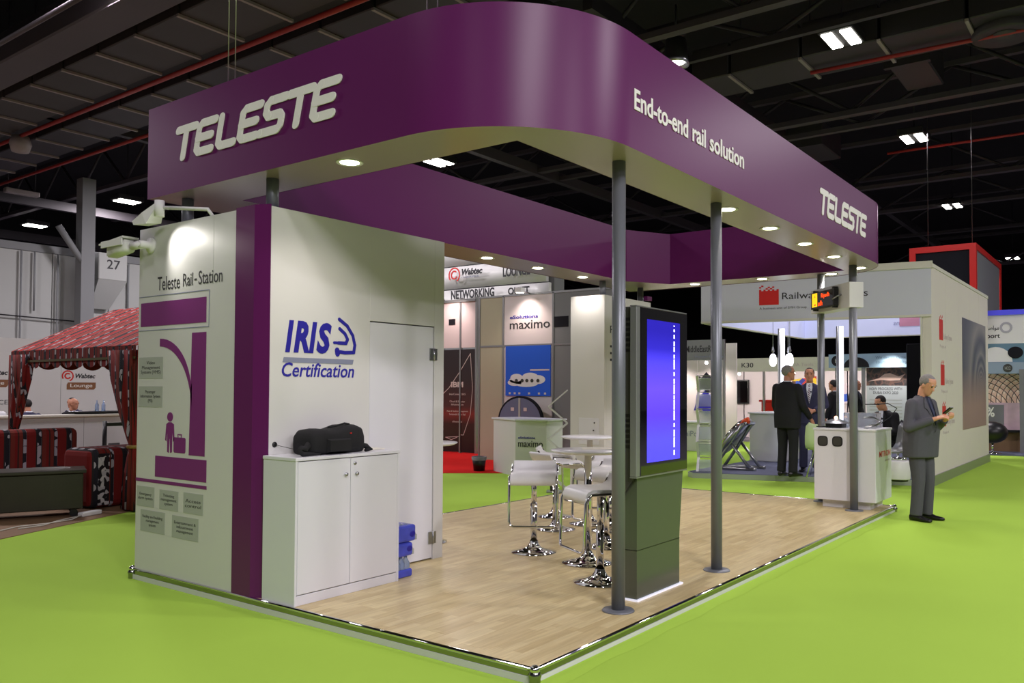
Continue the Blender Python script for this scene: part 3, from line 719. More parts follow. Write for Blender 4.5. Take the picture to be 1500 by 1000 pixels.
# water packs
for i, (z0, z1, dx, lb) in enumerate([(.235,.34,.02,'shrink wrapped blue pack on top of the others beside the cupboard'),(.34,.47,.05,'uppermost blue water pack with a red mark beside the cupboard')]):
    t = thing('water_pack', ['blue wrapped water pack, middle one of the stack beside the cupboard','blue wrapped water pack, topmost one of the stack beside the cupboard'][i], 'water pack', (.96,1.99,z0), 0)
    b = B(); b.box((.945,1.98,z0+.003),(1.09+dx,2.2,z1),.02,seg=2); b.build('wrap', 'blue_wrap', t, world=True)
    for k in range(3):
        for q in range(2):
            b = B(); b.lathe([(.032,z0-z1+.02),(.034,-.02),(.02,-.004),(.012,.004),(0,.005)], (.985+.045*k,2.03+.1*q,z1), 10); b.build('bottle', 'water', t, world=True)
    b = B(); b.ell((1.05+dx,1.979,z0+.06),(.03,.003,.022)); b.build('print', 'blue_print', t, world=True)
    b = B(); b.box((1.085+dx,1.99,z0+.01),(1.11+dx,2.1,z0+.05),.004); b.build('flap', 'gt', t, world=True)
t = thing('bottle_pack', 'clear water bottles in film at the bottom of the stack beside the cupboard', 'water pack', (.96,1.99,P))
for k in range(3):
    for q in range(2):
        b = B(); b.lathe([(0,0),(.033,.002),(.034,.1),(.014,.135),(.013,.15),(0,.151)], (.98+.048*k,2.03+.1*q,P+.001), 12); b.build('bottle', 'water', t, world=True)
b = B(); b.box((.95,1.985,P+.002),(1.11,2.19,P+.06),.01); b.build('wrap', 'blue_wrap', t, world=True)

# ---- kiosk
t = thing('info_kiosk', 'tall dark information kiosk with a blue lit screen between the two front poles', 'kiosk', (1.8,.35,P))
yf = .22
b = B(); b.prism([(1.47,P+.012),(2.09,P+.012),(2.09,.43),(2.15,.93),(1.47,.93)], (0,yf+.03,0),(1,0,0),Zv,(0,1,0),.17); bo = b.build('pedestal', 'kiosk_grey', t, world=True)
b = B(); b.box((1.469,yf+.028,.413),(2.091,yf+.0305,.418)); b.box((1.4685,yf+.03,.413),(1.4702,yf+.23,.418)); b.build('joint_line', 'black', bo, world=True)
# side cheek with diagonal cut at monitor foot
b = B(); b.prism([(.0,.93),(.16,.7),(.18,.7),(.18,2.055),(0,2.055)], (1.445,yf+.02,0),(0,1,0),Zv,(1,0,0),.66); b.build('monitor_housing', 'kiosk_side', t, world=True)
b = B(); b.box((1.41,yf,.915),(1.46,yf+.05,2.052),.003); b.build('side_bezel', 'silver', t, world=True)
b = B(); b.box((1.46,yf-.004,.915),(2.15,yf+.05,2.052),.004); gl = b.build('front_glass', 'screen_glass', t, world=True)
b = B(); b.box((1.41,yf+.0,.905),(2.152,yf+.05,.914)); b.build('bottom_trim', 'silver', t, world=True)
b = B(); b.box((1.41,yf,2.053),(2.152,yf+.05,2.06)); b.build('top_trim', 'silver', t, world=True)
def scr(nt, tc): return axis(nt, tc, 2)
sm = ramp_mat('kiosk_screen', [(.0,(70,62,250)),(.25,(82,74,255)),(.42,(86,60,225)),(.6,(96,70,235)),(.78,(74,62,230)),(.88,(44,36,180)),(1.,(36,28,160))],
    lambda nt, tc: mathn(nt, 'DIVIDE', mathn(nt, 'SUBTRACT', axis(nt, tc, 2), .9), 1.0), .1, 'LINEAR', .85)
b = B(); b.box((1.545,yf-.0055,1.0),(2.03,yf-.0045,1.975)); b.build('screen', sm, t, world=True)
b = B(); z = 1.03; rs = random.Random(3)
while z < 1.95:
    h_ = rs.choice([.018,.035,.05,.028,.07]); b.box((1.93,yf-.0075,z),(1.947,yf-.0056,min(1.955,z+h_))); z += h_+rs.choice([.005,.007,.02])
b.build('screen_text', mat('screen_white',(235,235,255),.4,em=1.), t, world=True)
for zz in (1.1,1.75):
    b = B()
    for i in range(7):
        for j in range(2): b.box((1.4435,yf+.07+j*.075,zz+i*.035),(1.4455,yf+.13+j*.075,zz+.022+i*.035))
    b.build('vent', 'black', t, world=True)
b = B(); b.box((1.455,yf+.015,P),(2.12,yf+.22,P+.011)); b.build('lit_plinth', 'kiosk_light', t, world=True)
b = B(); b.tube([(2.16,.3,1.0),(2.19,.32,.97),(2.2,.32,.92),(2.17,.3,.9)], .008, 8); b.build('cable_loop', 'white_matte', t, world=True)

# ---- bar tables & stools
def bar_table(loc, label):
    t = thing('bar_table', label, 'table', loc, 0, 'round white bar tables')
    b = B(); b.lathe([(0,0),(.21,0),(.215,.008),(.12,.022),(.06,.045),(.035,.09),(.03,.1)], (0,0,0), 36); b.build('base', 'chrome', t)
    b = B(); b.cyl((0,0,.09),(0,0,.895),.03,n=20); b.build('column', 'chrome', t)
    b = B(); b.lathe([(0,.89),(.06,.89),(.27,.895),(.305,.912),(.305,.92),(0,.92)], (0,0,0), 40); b.build('tabletop', 'seat_white', t)
    return t
bar_table((2.31,1.19,P), 'near round white bar table, left of the front pole')
bar_table((3.95,2.24,P), 'farther round white bar table, in front of the rear display wall')
bar_table((2.16,2.9,P), 'white bar table mostly hidden behind the cabin end')
t = thing('leaflet', 'open leaflet lying on the near bar table', 'leaflet', (2.4,1.15,1.0))
b = B(); b.poly([(2.28,1.22,1.0015),(2.4,1.1,1.0015),(2.46,1.16,1.012),(2.34,1.28,1.012)]); b.poly([(2.4,1.1,1.0015),(2.5,1.0,1.004),(2.56,1.06,1.004),(2.46,1.16,1.012)]); b.build('sheet', 'paper', t, world=True)
def stool(loc, rz, label):
    t = thing('bar_stool', label, 'stool', loc, rz, 'white low backed bar stools')
    b = B(); b.lathe([(0,0),(.195,0),(.2,.006),(.11,.02),(.06,.045),(.04,.08),(.036,.1)], (0,0,0), 32); b.build('base', 'chrome', t)
    b = B(); b.cyl((0,0,.09),(0,0,.42),.03,n=18); b.cyl((0,0,.42),(0,0,.66),.024,n=18); b.build('column', 'chrome', t)
    b = B(); b.tube([(0,.02,.63),(.02,.12,.62),(.02,.15,.58)], .006, 8); b.cyl((.02,.15,.585),(.02,.152,.53),.011,n=10); b.build('lever', 'black', t)
    # seat: bent sheet, profile along x (front waterfall to small back)
    prof = [(.2,.6),(.205,.64),(.19,.675),(.15,.69),(.05,.685),(-.05,.68),(-.12,.688),(-.165,.715),(-.185,.755),(-.19,.775)]
    rings = []
    for x, z in prof: rings.append((x,z))
    b = B(); th = .022
    up_, lo_ = [], []
    for i, (x, z) in enumerate(rings):
        a = rings[max(0,i-1)]; c = rings[min(len(rings)-1,i+1)]; dx, dz = c[0]-a[0], c[1]-a[1]; L = math.hypot(dx,dz); nx, nz = dz/L, -dx/L
        up_.append((x+nx*th/2, z+nz*th/2)); lo_.append((x-nx*th/2, z-nz*th/2))
    outl = up_+lo_[::-1]
    b.loft([[(x,y*1.,z) for x,z in outl] for y in (-.19,-.185,.185,.19)], cap=True); b.build('seat', 'seat_white', t)
    # chrome loop frame: both sides of the seat and down to the footrest
    pts = []
    for s in (-1,1):
        side = [(-.17,s*.197,.74),(-.14,s*.2,.69),(-.05,s*.2,.665),(.1,s*.2,.665),(.17,s*.2,.665),(.205,s*.2,.64),(.22,s*.2,.6),(.225,s*.2,.45),(.23,s*.2,.3),(.235,s*.19,.265),(.24,s*.16,.255)]
        pts.append(side)
    full = pts[0]+pts[1][::-1]
    b = B(); b.tube(full, .011, 10); b.box((-.06,-.2,.655),(.06,.2,.664)); b.build('footrest_frame', 'chrome', t)
    return t
def ang(p, q): return math.atan2(q[1]-p[1], q[0]-p[0])
stl = stool((2.4,1.81,P), math.radians(-146), 'white bar stool standing alone, left of the bar tables, front towards the camera')
for (x, y, a, lb) in [(1.8,.75,150,'nearest white bar stool beside the front pole, seat turned sideways'),
                      (3.46,2.33,-20,'white bar stool between the lone stool and the far bar table'),
                      (2.99,1.44,170,'white bar stool behind the near bar table'),
                      (3.72,1.85,200,'white bar stool in front of the far bar table, right side'),
                      (4.14,2.82,-60,'farthest white bar stool near the folding brochure rack')]:
    copy_thing(stl, (x,y,P), math.radians(a), lb)

# ---- rear display wall
t = thing('display_wall', 'tall white rear display cabinet with small hatch, back of the stand', 'cabinet', (5.85,3.3,P))
lb_('front_panel', (5.85,3.25,P),(5.9,3.79,T_), 'white', .002, t); lb_('side_panel', (5.9,3.25,P),(7.1,3.3,T_), 'white', .002, t); lb_('rear_panel', (5.9,3.74,P),(7.1,3.79,T_), 'white', .002, t); lb_('top', (5.9,3.3,T_-.03),(7.1,3.74,T_-.005), 'white', 0, t)
h_ = lb_('hatch', (5.846,3.33,.76),(5.85,3.65,1.11), 'white_lam', .001, t)
b = B(); b.lathe([(0,.008),(.01,.007),(.01,0)], (5.846,3.4,1.05), 10, ax=(-1,0,0)); b.build('lock', 'black', h_, world=True)
b = B(); b.lathe([(0,.016),(.01,.014),(.006,0)], (5.846,3.41,.95), 10, ax=(-1,0,0)); b.build('knob', 'black', h_, world=True)
text('lettering', 'Rail', (5.99,3.25,2.24), FRONT, .3, .1, 'txt', t, t=.002)
for z in (2.05,1.96,1.87):
    rect('print_mark', (5.99,3.25,z), FRONT, .1, .03, 'txt', t)
rect('print_panel', (6.05,3.25,.98), FRONT, .16, .4, 'black', t)
b = B(); b.box((6.95,3.22,2.76),(7.08,3.28,2.82)); b.build('purple_tab', 'purple', t, world=True)

# ---- counter at the right end
t = thing('reception_counter', 'white counter with two black round openings at the right end', 'counter', (7.05,.4,P))
lb_('plinth', (6.8,.14,P),(7.36,.7,.175), 'white_lam', .002, t)
lb_('body', (6.7,.05,.175),(7.43,.77,1.01), 'white_lam', .004, t)
lb_('top', (6.69,.04,1.01),(7.44,.78,1.035), 'white_lam', .003, t)
for y in (.49,.665):
    b = B(); q = []
    for k in range(24):
        a = 2*PI*k/24; c_, s_ = math.cos(a), math.sin(a); q.append((.062*abs(c_)**.6*(1 if c_>0 else -1), .062*abs(s_)**.6*(1 if s_>0 else -1)))
    b.prism(q, (6.7,y,.88),(0,-1,0),Zv,(-1,0,0),.004); b.build('speaker_opening', 'black', t, world=True)
    b = B(); b.prism([(x*.8,z*.8) for x,z in q], (6.696,y,.88),(0,-1,0),Zv,(-1,0,0),.003); b.build('speaker_mesh', 'kiosk_side', t, world=True)
text('lettering', 'MITRON', (6.86,.05,.7), FRONT, .52, .07, 'red_print', t, bold=.01, t=.002)
rect('print_line', (7.12,.05,.64), FRONT, .22, .02, 'faint', t)
# things on the counter
t = thing('display_lamp', 'black domed device with a small warm light on the white counter', 'device', (6.95,.62,1.035))
b = B(); b.box((6.85,.48,1.037),(7.05,.68,1.09),.006); b.build('base', 'black', t, world=True)
b = B(); b.lathe([(.0,.055),(.05,.05),(.12,.02),(.17,0)], (6.95,.58,1.09), 24); b.build('dome', 'steel', t, world=True)
b = B(); b.ell((6.95,.58,1.155),(.022,.022,.022)); b.build('light_bulb', 'candle', t, world=True)
b = B(); b.tube([(6.85,.66,1.05),(6.8,.72,1.044),(6.78,.77,1.05)], .006, 6); b.build('cord', 'black', t, world=True)
t = thing('acrylic_box', 'clear acrylic box standing on the white counter behind the pole', 'box', (7.25,.45,1.035))
for a_, c_ in [((7.15,.15,1.036),(7.16,.55,1.21)),((7.35,.15,1.036),(7.36,.55,1.21)),((7.16,.15,1.036),(7.35,.16,1.21)),((7.16,.54,1.036),(7.35,.55,1.21)),((7.15,.15,1.21),(7.36,.55,1.216))]:
    b = B(); b.box(a_, c_); b.build('pane', 'acrylic', t, world=True)
t = thing('chrome_sculpture', 'bent chrome loop ornament on the right corner of the counter', 'ornament', (7.0,.2,1.036))
b = B(); b.tube([(6.85,.2,1.045),(6.95,.12,1.07),(7.05,.08,1.12),(7.0,.15,1.17),(6.9,.22,1.165),(6.88,.24,1.16)], [.012,.016,.016,.014,.014,.006], 8); b.tube([(6.9,.23,1.045),(7.0,.17,1.08),(7.08,.1,1.085)], .01, 8); b.build('loop', 'steel', t, world=True)

# ---- LED display on the two poles
dg = math.atan2(.84-.29, 7.2-6.66)
t = thing('led_display', 'orange text display on a white bracket box between two poles', 'display', (6.93,.565,2.62), dg)
b = B(); b.box((-.47,-.09,-.15),(.47,.09,.15),.003); b.build('bracket_box', 'white', t)
b = B(); b.box((-.24,.1,-.11),(.34,.16,.1),.004); led = b.build('display_case', 'black', t)
b = B(); b.box((-.21,.16,-.095),(.32,.1615,.085)); fc = b.build('display_face', 'screen_glass', led)
for x in (-.21,.27):
    b = B(); b.box((x,.09,-.13),(x+.03,.155,.125),.003); b.build('clamp', 'black', t)
b = B(); b.tube([(-.28,.09,.02),(-.3,.15,.0),(-.24,.16,-.02),(-.2,.16,-.03)], .01, 6); b.build('cable', 'steel', t)
# reading direction on this face runs towards local -x
LR = (Vector((-math.cos(dg),-math.sin(dg),0)), Vector(Zv), Vector((-math.sin(dg),math.cos(dg),0)))
def ledp(u, z):   # u from left end of the face (0..0.59)
    return Vector((6.93,.565,2.62))+Vector((math.cos(dg),math.sin(dg),0))*(.32-u)+Vector((-math.sin(dg),math.cos(dg),0))*.162+Vector((0,0,z))
rect('number_field', ledp(.02,-.085), LR, .13, .17, 'yellow', fc, .002)
rect('digit', ledp(.085,.03)+LR[2]*.002, LR, .02, .025, 'led_red', fc, .001); rect('digit', ledp(.07,-.07)+LR[2]*.002, LR, .05, .02, 'led_red', fc, .001)
text('led_text', 'Riyadh', ledp(.25,.0), LR, .2, .07, 'led_red', fc, bold=.0, t=.002)
text('led_text', 'adh', ledp(.17,-.08), LR, .11, .065, 'led_red', fc, bold=.0, t=.002)

# zig-zag brochure racks
def zig_rack(x, y, label, rz=0, hgt=1.42, wd=.36, trays=True):
    t = thing('brochure_rack', label, 'brochure rack', (x,y,0), rz)
    b = B(); b.box((-.16,-wd/2,0),(.16,wd/2,.02),.005); b.build('base', 'steel', t)
    n = 6; seg = (hgt-.06)/n
    for s in (-1,1):
        z = .04; xx = -.14
        for k in range(n):
            x2 = .14 if k % 2 == 0 else -.14
            b = B(); b.box((-.009,-.022,-.16),(.009,.022,.16))
            L = math.hypot(x2-xx, seg); a = math.atan2(x2-xx, seg)
            for v in b.bm.verts: v.co = Matrix.Rotation(a, 3, 'Y') @ Vector((v.co.x, v.co.y, v.co.z*L/.32))
            for v in b.bm.verts: v.co += Vector(((xx+x2)/2, s*wd/2, z+seg/2))
            b.build('arm', 'seat_white', t); z += seg; xx = x2
    z = .04
    for k in range(n):
        xa_ = .14 if k % 2 == 0 else -.14; b = B(); b.cyl((xa_,-wd/2,z+seg),(xa_,wd/2,z+seg),.008,n=8); b.build('cross_rod', 'steel', t)
        if not trays: z += seg; continue
        b = B(); b.box((-.13,-wd/2+.015,z+seg*.5-.004),(.13,wd/2-.015,z+seg*.5+.004), rot=Matrix.Rotation(-.9 if k % 2 == 0 else .9,3,'Y')); b.build('tray', 'acrylic', t); z += seg
    return t
zig_rack(6.45,4.42,'silver folding brochure rack standing behind the platform', math.radians(125), 1.5, .24, False)
zig_rack(9.75,3.62,'white brochure stand beside the second pole on the grey platform', math.radians(20), 1.75, .3)

# ================================================================ PEOPLE
def Rz(a): return Matrix.Rotation(a, 3, 'Z')
def person(label, loc, rz, pose, cl, s=1., vox=.009, z=0., group=None):
    """x forward, y left, z up, about 1.75 m tall before scaling"""
    t = thing('person', label, 'person', loc, rz, group); t.scale = (s,s,s)
    lean = pose.get('lean', 0.); sit = pose.get('sit', False); hipz = pose.get('hip', .93)
    def TR(p):     # torso transform: forward bend above the hips
        p = Vector(p); 
        if p.z > .95: k = p.z-.95; return Vector((p.x+lean*k, p.y, p.z-lean*lean*k*.5))
        return p
    dz = hipz-.93
    def D(p): q = TR(p); return Vector((q.x, q.y, q.z+dz))
    def er(zc, cx, rx, ry, n=20, sq=.85):
        return [D((cx+rx*(abs(math.cos(a))**sq)*(1 if math.cos(a) > 0 else -1), ry*(abs(math.sin(a))**sq)*(1 if math.sin(a) > 0 else -1), zc)) for a in [2*PI*i/n for i in range(n)]]
    hc = D((pose.get('hx', .03),0,1.635)); HR = Rz(pose.get('hyaw', 0.)) @ Matrix.Rotation(pose.get('hpitch', 0.), 3, 'Y')
    def H(p): return hc+HR @ Vector(p)
    def hr(zc, cx, rx, ry, n=18): return [H((cx+rx*math.cos(a), ry*math.sin(a), zc)) for a in [2*PI*i/n for i in range(n)]]
    arms = pose['arms']; legs = pose['legs']
    # body
    b = B()
    b.loft([hr(-.118,.05,.02,.02),hr(-.108,.045,.042,.036),hr(-.085,.03,.062,.05),hr(-.05,.012,.08,.061),hr(-.01,.004,.09,.069),hr(.03,0,.095,.074),hr(.065,-.004,.092,.073),hr(.092,-.008,.078,.062),hr(.11,-.01,.05,.042),hr(.118,-.01,.02,.018)])
    b.loft([[H((.088,s_*.008,.018)) for s_ in (-1,1)]+[H((.075,s_*.014,.02)) for s_ in (1,-1)],[H((.108,s_*.009,-.012)) for s_ in (-1,1)]+[H((.08,s_*.018,-.01)) for s_ in (1,-1)],[H((.115,s_*.012,-.03)) for s_ in (-1,1)]+[H((.08,s_*.02,-.035)) for s_ in (1,-1)],[H((.09,s_*.01,-.04)) for s_ in (-1,1)]+[H((.07,s_*.015,-.042)) for s_ in (1,-1)]])
    for s_ in (-1,1):
        b.ell(H((-.002,s_*.076,-.012)), (.018,.009,.032), HR, 10, 8)
        b.ell(H((.082,s_*.03,.032)), (.014,.024,.008), HR, 10, 8)
    b.ell(H((.078,0,-.062)), (.014,.026,.012), HR, 10, 8); b.ell(H((.068,0,-.098)), (.02,.024,.016), HR, 10, 8)
    b.cap_chain([D((-.01,0,1.42)), H((-.018,0,-.07))], [.062,.056])
    b.loft([er(.93,0,.09,.14),er(1.2,0,.09,.15),er(1.4,-.01,.08,.15),er(1.46,-.01,.05,.08)])
    for sd, A in zip((-1,1), arms):
        sh = D((-.01,sd*.185,1.41)); el, wr = D(A[0]), D(A[1])
        b.cap_chain([D((0,0,1.38)), sh], [.05,.045]); b.cap_chain([sh, el, wr], [.044,.036,.026])
        # hand
        hd = Vector(A[2]).normalized(); pn = Vector(A[3]).normalized(); sv = hd.cross(pn).normalized()
        th = A[4] if len(A) > 4 else 1       # which side the thumb leaves
        curl = A[5] if len(A) > 5 else .35
        pc = wr+hd*.05
        for q in (-.026,-.009,.009,.026): b.cap_chain([wr+sv*q*.6, wr+hd*.09+sv*q], [.014,.0125], 8)
        for i, q in enumerate((-.03,-.01,.01,.03)):
            Lf = (.066,.075,.08,.07)[i] if th > 0 else (.07,.08,.075,.066)[i]
            p = wr+hd*.09+sv*q; dd = hd.copy(); pp = [p]; 
            for sg, fr_ in enumerate((.42,.32,.26)):
                dd = (Matrix.Rotation(curl*(1+.25*sg), 3, sv) @ dd) if (Matrix.Rotation(curl, 3, sv) @ hd).dot(pn) > 0 else (Matrix.Rotation(-curl*(1+.25*sg), 3, sv) @ dd)
                p = p+dd*Lf*fr_*1.05; pp.append(p)
            b.cap_chain(pp, [.0095,.009,.0085,.0075], 8)
        tp = wr+hd*.03+sv*th*.028; b.cap_chain([tp, tp+hd*.03+sv*th*.022+pn*.015, tp+hd*.062+sv*th*.018+pn*.03], [.013,.0105,.009], 8)
    for sd, Lg in zip((-1,1), legs):
        hp = D((0,sd*.09,.9)); kn, an = Vector(Lg[0]), Vector(Lg[1]); b.cap_chain([D((0,0,.95)), hp], [.08,.07]); b.cap_chain([hp, kn, an], [.065,.045,.034])
    def fin(b_, name, m, v=vox, par=t, sm=4):
        o_ = b_.build(name, m, par)
        r = o_.modifiers.new('join', 'REMESH'); r.mode = 'VOXEL'; r.voxel_size = v; r.use_smooth_shade = True
        if sm: k = o_.modifiers.new('soft', 'SMOOTH'); k.factor = .5; k.iterations = sm
        return o_
    body = fin(b, 'body', cl['skin'], vox*.8, t, 2)
    # face
    for s_ in (-1,1):
        b = B(); b.ell(H((.084,s_*.03,.012)), (.008,.013,.0065), HR, 10, 6); b.build('eye', 'dark', body)
        b = B(); b.ell(H((.09,s_*.032,.034)), (.008,.02,.0045), HR @ Matrix.Rotation(s_*-.12,3,'X'), 10, 6); b.build('eyebrow', cl['hair'], body)
    b = B(); b.ell(H((.089,0,-.062)), (.008,.022,.0045), HR, 10, 6); b.build('mouth', 'lips', body)
    # hair
    b = B(); b.ell(H((-.014,0,.032)), (.1,.0815,.094), HR, 22, 18)
    for v in list(b.bm.verts):
        lc = HR.inverted() @ (v.co-hc)
        if lc.z < .005 and lc.x > -.03: lc.z = .005+(lc.z-.005)*.1
        if lc.z < -.05: lc.z = -.05+(lc.z+.05)*.25; lc.x = min(lc.x, -.03)
        if lc.x > .02 and lc.z < .055: lc.z = .055+(lc.z-.055)*.1; lc.x = min(lc.x, .084)
        v.co = H(lc)
    hb = b.build('hair', cl['hair'], body)
    for p in hb.data.polygons: p.use_smooth = True
    if cl.get('glasses'):
        b = B(); b.tube([H((.0,-.078,.01)),H((.08,-.068,.014)),H((.098,-.045,.015)),H((.1,-.02,.014)),H((.104,0,.018)),H((.1,.02,.014)),H((.098,.045,.015)),H((.08,.068,.014)),H((0,.078,.01))], .0028, 6)
        for s_ in (-1,1): b.tube([H((.1,s_*.033+.02*math.cos(a),.008+.014*math.sin(a))) for a in [2*PI*k/10 for k in range(10)]], .002, 5, True)
        b.build('glasses', 'black', t)
    # jacket
    b = B(); hem = pose.get('hem', .80)
    fat = cl.get('fat', 1.)
    b.loft([er(hem,.0,.125*fat,.195*fat),er(.95,.0,.135*fat,.2*fat),er(1.08,.01,.135*fat,.195*fat),er(1.22,.008,.135*fat,.205),er(1.34,.0,.125,.21),er(1.41,-.01,.108,.2),er(1.455,-.014,.088,.145),er(1.485,-.02,.072,.085),er(1.5,-.022,.066,.07)])
    for sd, A in zip((-1,1), arms):
        sh = D((-.01,sd*.19,1.4)); el, wr = D(A[0]), D(A[1]); e2 = el+(wr-el)*.9
        b.cap_chain([D((-.005,sd*.1,1.39)), sh, (sh+el)/2, el], [.07,.072,.064,.057]); b.cap_chain([el, (el+e2)/2], [.057,.052])
        dd = (e2-el).normalized(); b.cyl((el+e2)/2, e2, .052, .044, 14)
    jk = fin(b, 'jacket', cl['jacket'], vox*1.3, t, 5)
    # lapels, shirt, tie, lying on the chest surface
    def chest(z_, w_): # front surface point
        tab = [(hem,.125*fat),(.95,.135*fat),(1.08,.145*fat),(1.22,.143*fat),(1.34,.125),(1.41,.098),(1.455,.074),(1.485,.055),(1.5,.05)]
        for (za,ra),(zb,rb) in zip(tab, tab[1:]):
            if za <= z_ <= zb: r_ = ra+(rb-ra)*(z_-za)/(zb-za); break
        else: r_ = tab[-1][1]
        return D((r_*math.sqrt(max(0,1-(w_/.2)**2))+.006, w_, z_))
    def sheet(name, pts, m, off=.0):
        b_ = B(); V = [b_.bm.verts.new(chest(z_, y_)+Vector((off,0,0))) for y_, z_ in pts]; b_.bm.faces.new(V)
        r = bmesh.ops.extrude_face_region(b_.bm, geom=list(b_.bm.faces))
        for v in r['geom']:
            if isinstance(v, bmesh.types.BMVert): v.co.x += .005
        return b_.build(name, m, jk)
    sheet('shirt', [(-.045,1.495),(-.05,1.42),(-.035,1.3),(0,1.15),(.035,1.3),(.05,1.42),(.045,1.495)], cl['shirt'], .002)
    if cl.get('tie'): sheet('tie', [(-.014,1.475),(-.02,1.3),(0,1.16),(.02,1.3),(.014,1.475)], cl['tie'], .007)
    for s_ in (-1,1):
        q = [(s_*.05,1.495),(s_*.1,1.42),(s_*.112,1.36),(s_*.085,1.34),(s_*.004,1.12),(s_*.04,1.28),(s_*.055,1.4)]
        sheet('lapel', q if s_ > 0 else q[::-1], cl['jacket'], .006)
    b = B(); b.ell(chest(1.08,0)+Vector((.004,0,0)), (.004,.009,.009)); b.build('button', 'black', jk)
    b = B(); b.lathe([(.062,0),(.066,.0),(.06,.035),(.056,.035)], D((-.018,0,1.475)), 18); b.build('collar', cl['shirt'], t)
    # trousers
    b = B(); b.loft([er(.78,0,.115,.17),er(.88,0,.12,.178),er(.98,0,.112,.165)])
    for sd, Lg in zip((-1,1), legs):
        hp = D((0,sd*.09,.86)); kn, an = Vector(Lg[0]), Vector(Lg[1])
        lw = .9+.12*fat; b.cap_chain([hp, (hp+kn)/2, kn], [.092*lw,.087*lw,.074*lw]); a2 = an+(kn-an)*.03
        b.cap_chain([kn, (kn+a2)/2], [.074*lw,.069*lw]); b.cyl((kn+a2)/2, a2+Vector((-.005,0,-.03)), .069*lw, .068*lw, 14)
    fin(b, 'trousers', cl['trousers'], vox*1.3, t, 4)
    for sd, Lg in zip((-1,1), legs):
        an = Vector(Lg[1]); yaw = Lg[2] if len(Lg) > 2 else sd*.15; q = Rz(yaw); g = an.z-.085
        def sr(x_, w_, h0, h1, n=12): return [Vector((an.x,an.y,g))+q @ Vector((x_, w_*math.cos(a), h0+(h1-h0)*(.5+.5*math.sin(a)))) for a in [2*PI*i/n for i in range(n)]]
        b = B(); b.loft([sr(-.085,.02,.01,.05),sr(-.075,.034,0,.08),sr(-.03,.04,0,.105),sr(.03,.042,0,.09),sr(.09,.048,0,.06),sr(.15,.046,0,.048),sr(.19,.032,.004,.04),sr(.2,.012,.01,.028)])
        b.build('shoe', 'shoe', t)
    return t
stand = [((.02,-.1,.5),(-.01,-.105,.085),-.2),((.02,.1,.5),(-.01,.105,.085),.2)]
# grey haired man with a phone
ph = dict(arms=[((.02,-.295,1.12),(.25,-.1,1.235),(.85,.35,.3),(.1,.5,-.6),1,.5),((.03,.28,1.12),(.26,.08,1.225),(.9,-.3,.25),(-.1,-.1,1),1,.6)],
          legs=[((.03,-.09,.5),(0,-.1,.085),.0),((.03,.1,.5),(.0,.115,.085),.35)], hpitch=.5, hyaw=.0, lean=.05, hx=.06, hem=.76)
man = person('grey haired man in a grey suit standing on the green carpet looking at his phone', (6.9,-.4,0), math.radians(-112), ph,
       dict(skin='skin', hair='hair_grey', jacket='suit_grey', trousers='suit_grey', shirt='shirt_dark', tie='tie_dark', fat=1.25), .955, .008)
t = thing('mobile_phone', 'small dark mobile phone held by the grey haired man', 'phone', (6.9,-.4,0), math.radians(-112))
b = B(); b.box((.325,-.02,1.215),(.34,.045,1.33),.004, rot=Matrix.Rotation(.9,3,'Y')); b.build('phone_body', 'black', t)
b = B(); b.box((.3235,-.016,1.22),(.3245,.041,1.325), rot=Matrix.Rotation(.9,3,'Y')); b.build('phone_screen', 'screen_glass', t)
mb = person('man in a black suit and glasses seen from behind, hand on the green chair', (9.75,2.2,.1), math.radians(-14),
       dict(arms=[((.02,-.27,1.12),(.2,-.3,.9),(.5,-.1,-.8),(0,.9,0),1,.5),((.03,.25,1.12),(.12,.22,.88),(.3,-.1,-1),(0,-1,0),1,.4)], legs=stand, hyaw=-.75, hem=.76),
       dict(skin='skin2', hair='hair_grey', jacket='suit_black', trousers='suit_black', shirt='shirt_white', glasses=True, fat=1.12), 1.02, .009)
mc = person('dark haired man in a navy suit with striped tie facing the camera', (10.75,2.17,.1), math.radians(196),
       dict(arms=[((.03,-.26,1.12),(.19,-.08,1.04),(.5,.85,0),(-.7,0,-.3),1,.7),((.03,.26,1.12),(.2,.07,1.03),(.5,-.85,0),(-.7,0,-.3),1,.7)], legs=stand),
       dict(skin='skin2', hair='hair_dark', jacket='suit_navy', trousers='suit_navy', shirt='shirt_white', tie=ramp_mat('striped_tie', [(0,(80,30,70)),(.5,(220,214,224))], lambda nt, tc: mathn(nt,'FRACT',mathn(nt,'MULTIPLY',mathn(nt,'ADD',axis(nt,tc,2),axis(nt,tc,1)),28.)))), 1.01, .009)
sitlegs = [((.42,-.11,.5),(.4,-.12,.085)),((.42,.11,.5),(.38,.12,.085))]
seat_pose = dict(arms=[((.12,-.26,1.12),(.36,-.12,1.1),(1,.3,0),(0,0,-1),1,.3),((.12,.26,1.12),(.36,.12,1.1),(1,-.3,0),(0,0,-1),1,.3)], legs=sitlegs, hip=.52, lean=.35, hpitch=.5, hem=.86)
person('man in a dark suit sitting behind the white counter with head bowed', (11.5,1.0,.1), math.radians(150), seat_pose,
       dict(skin='skin', hair='hair_dark', jacket='suit_black', trousers='suit_black', shirt='shirt_white'), 1.0, .012)

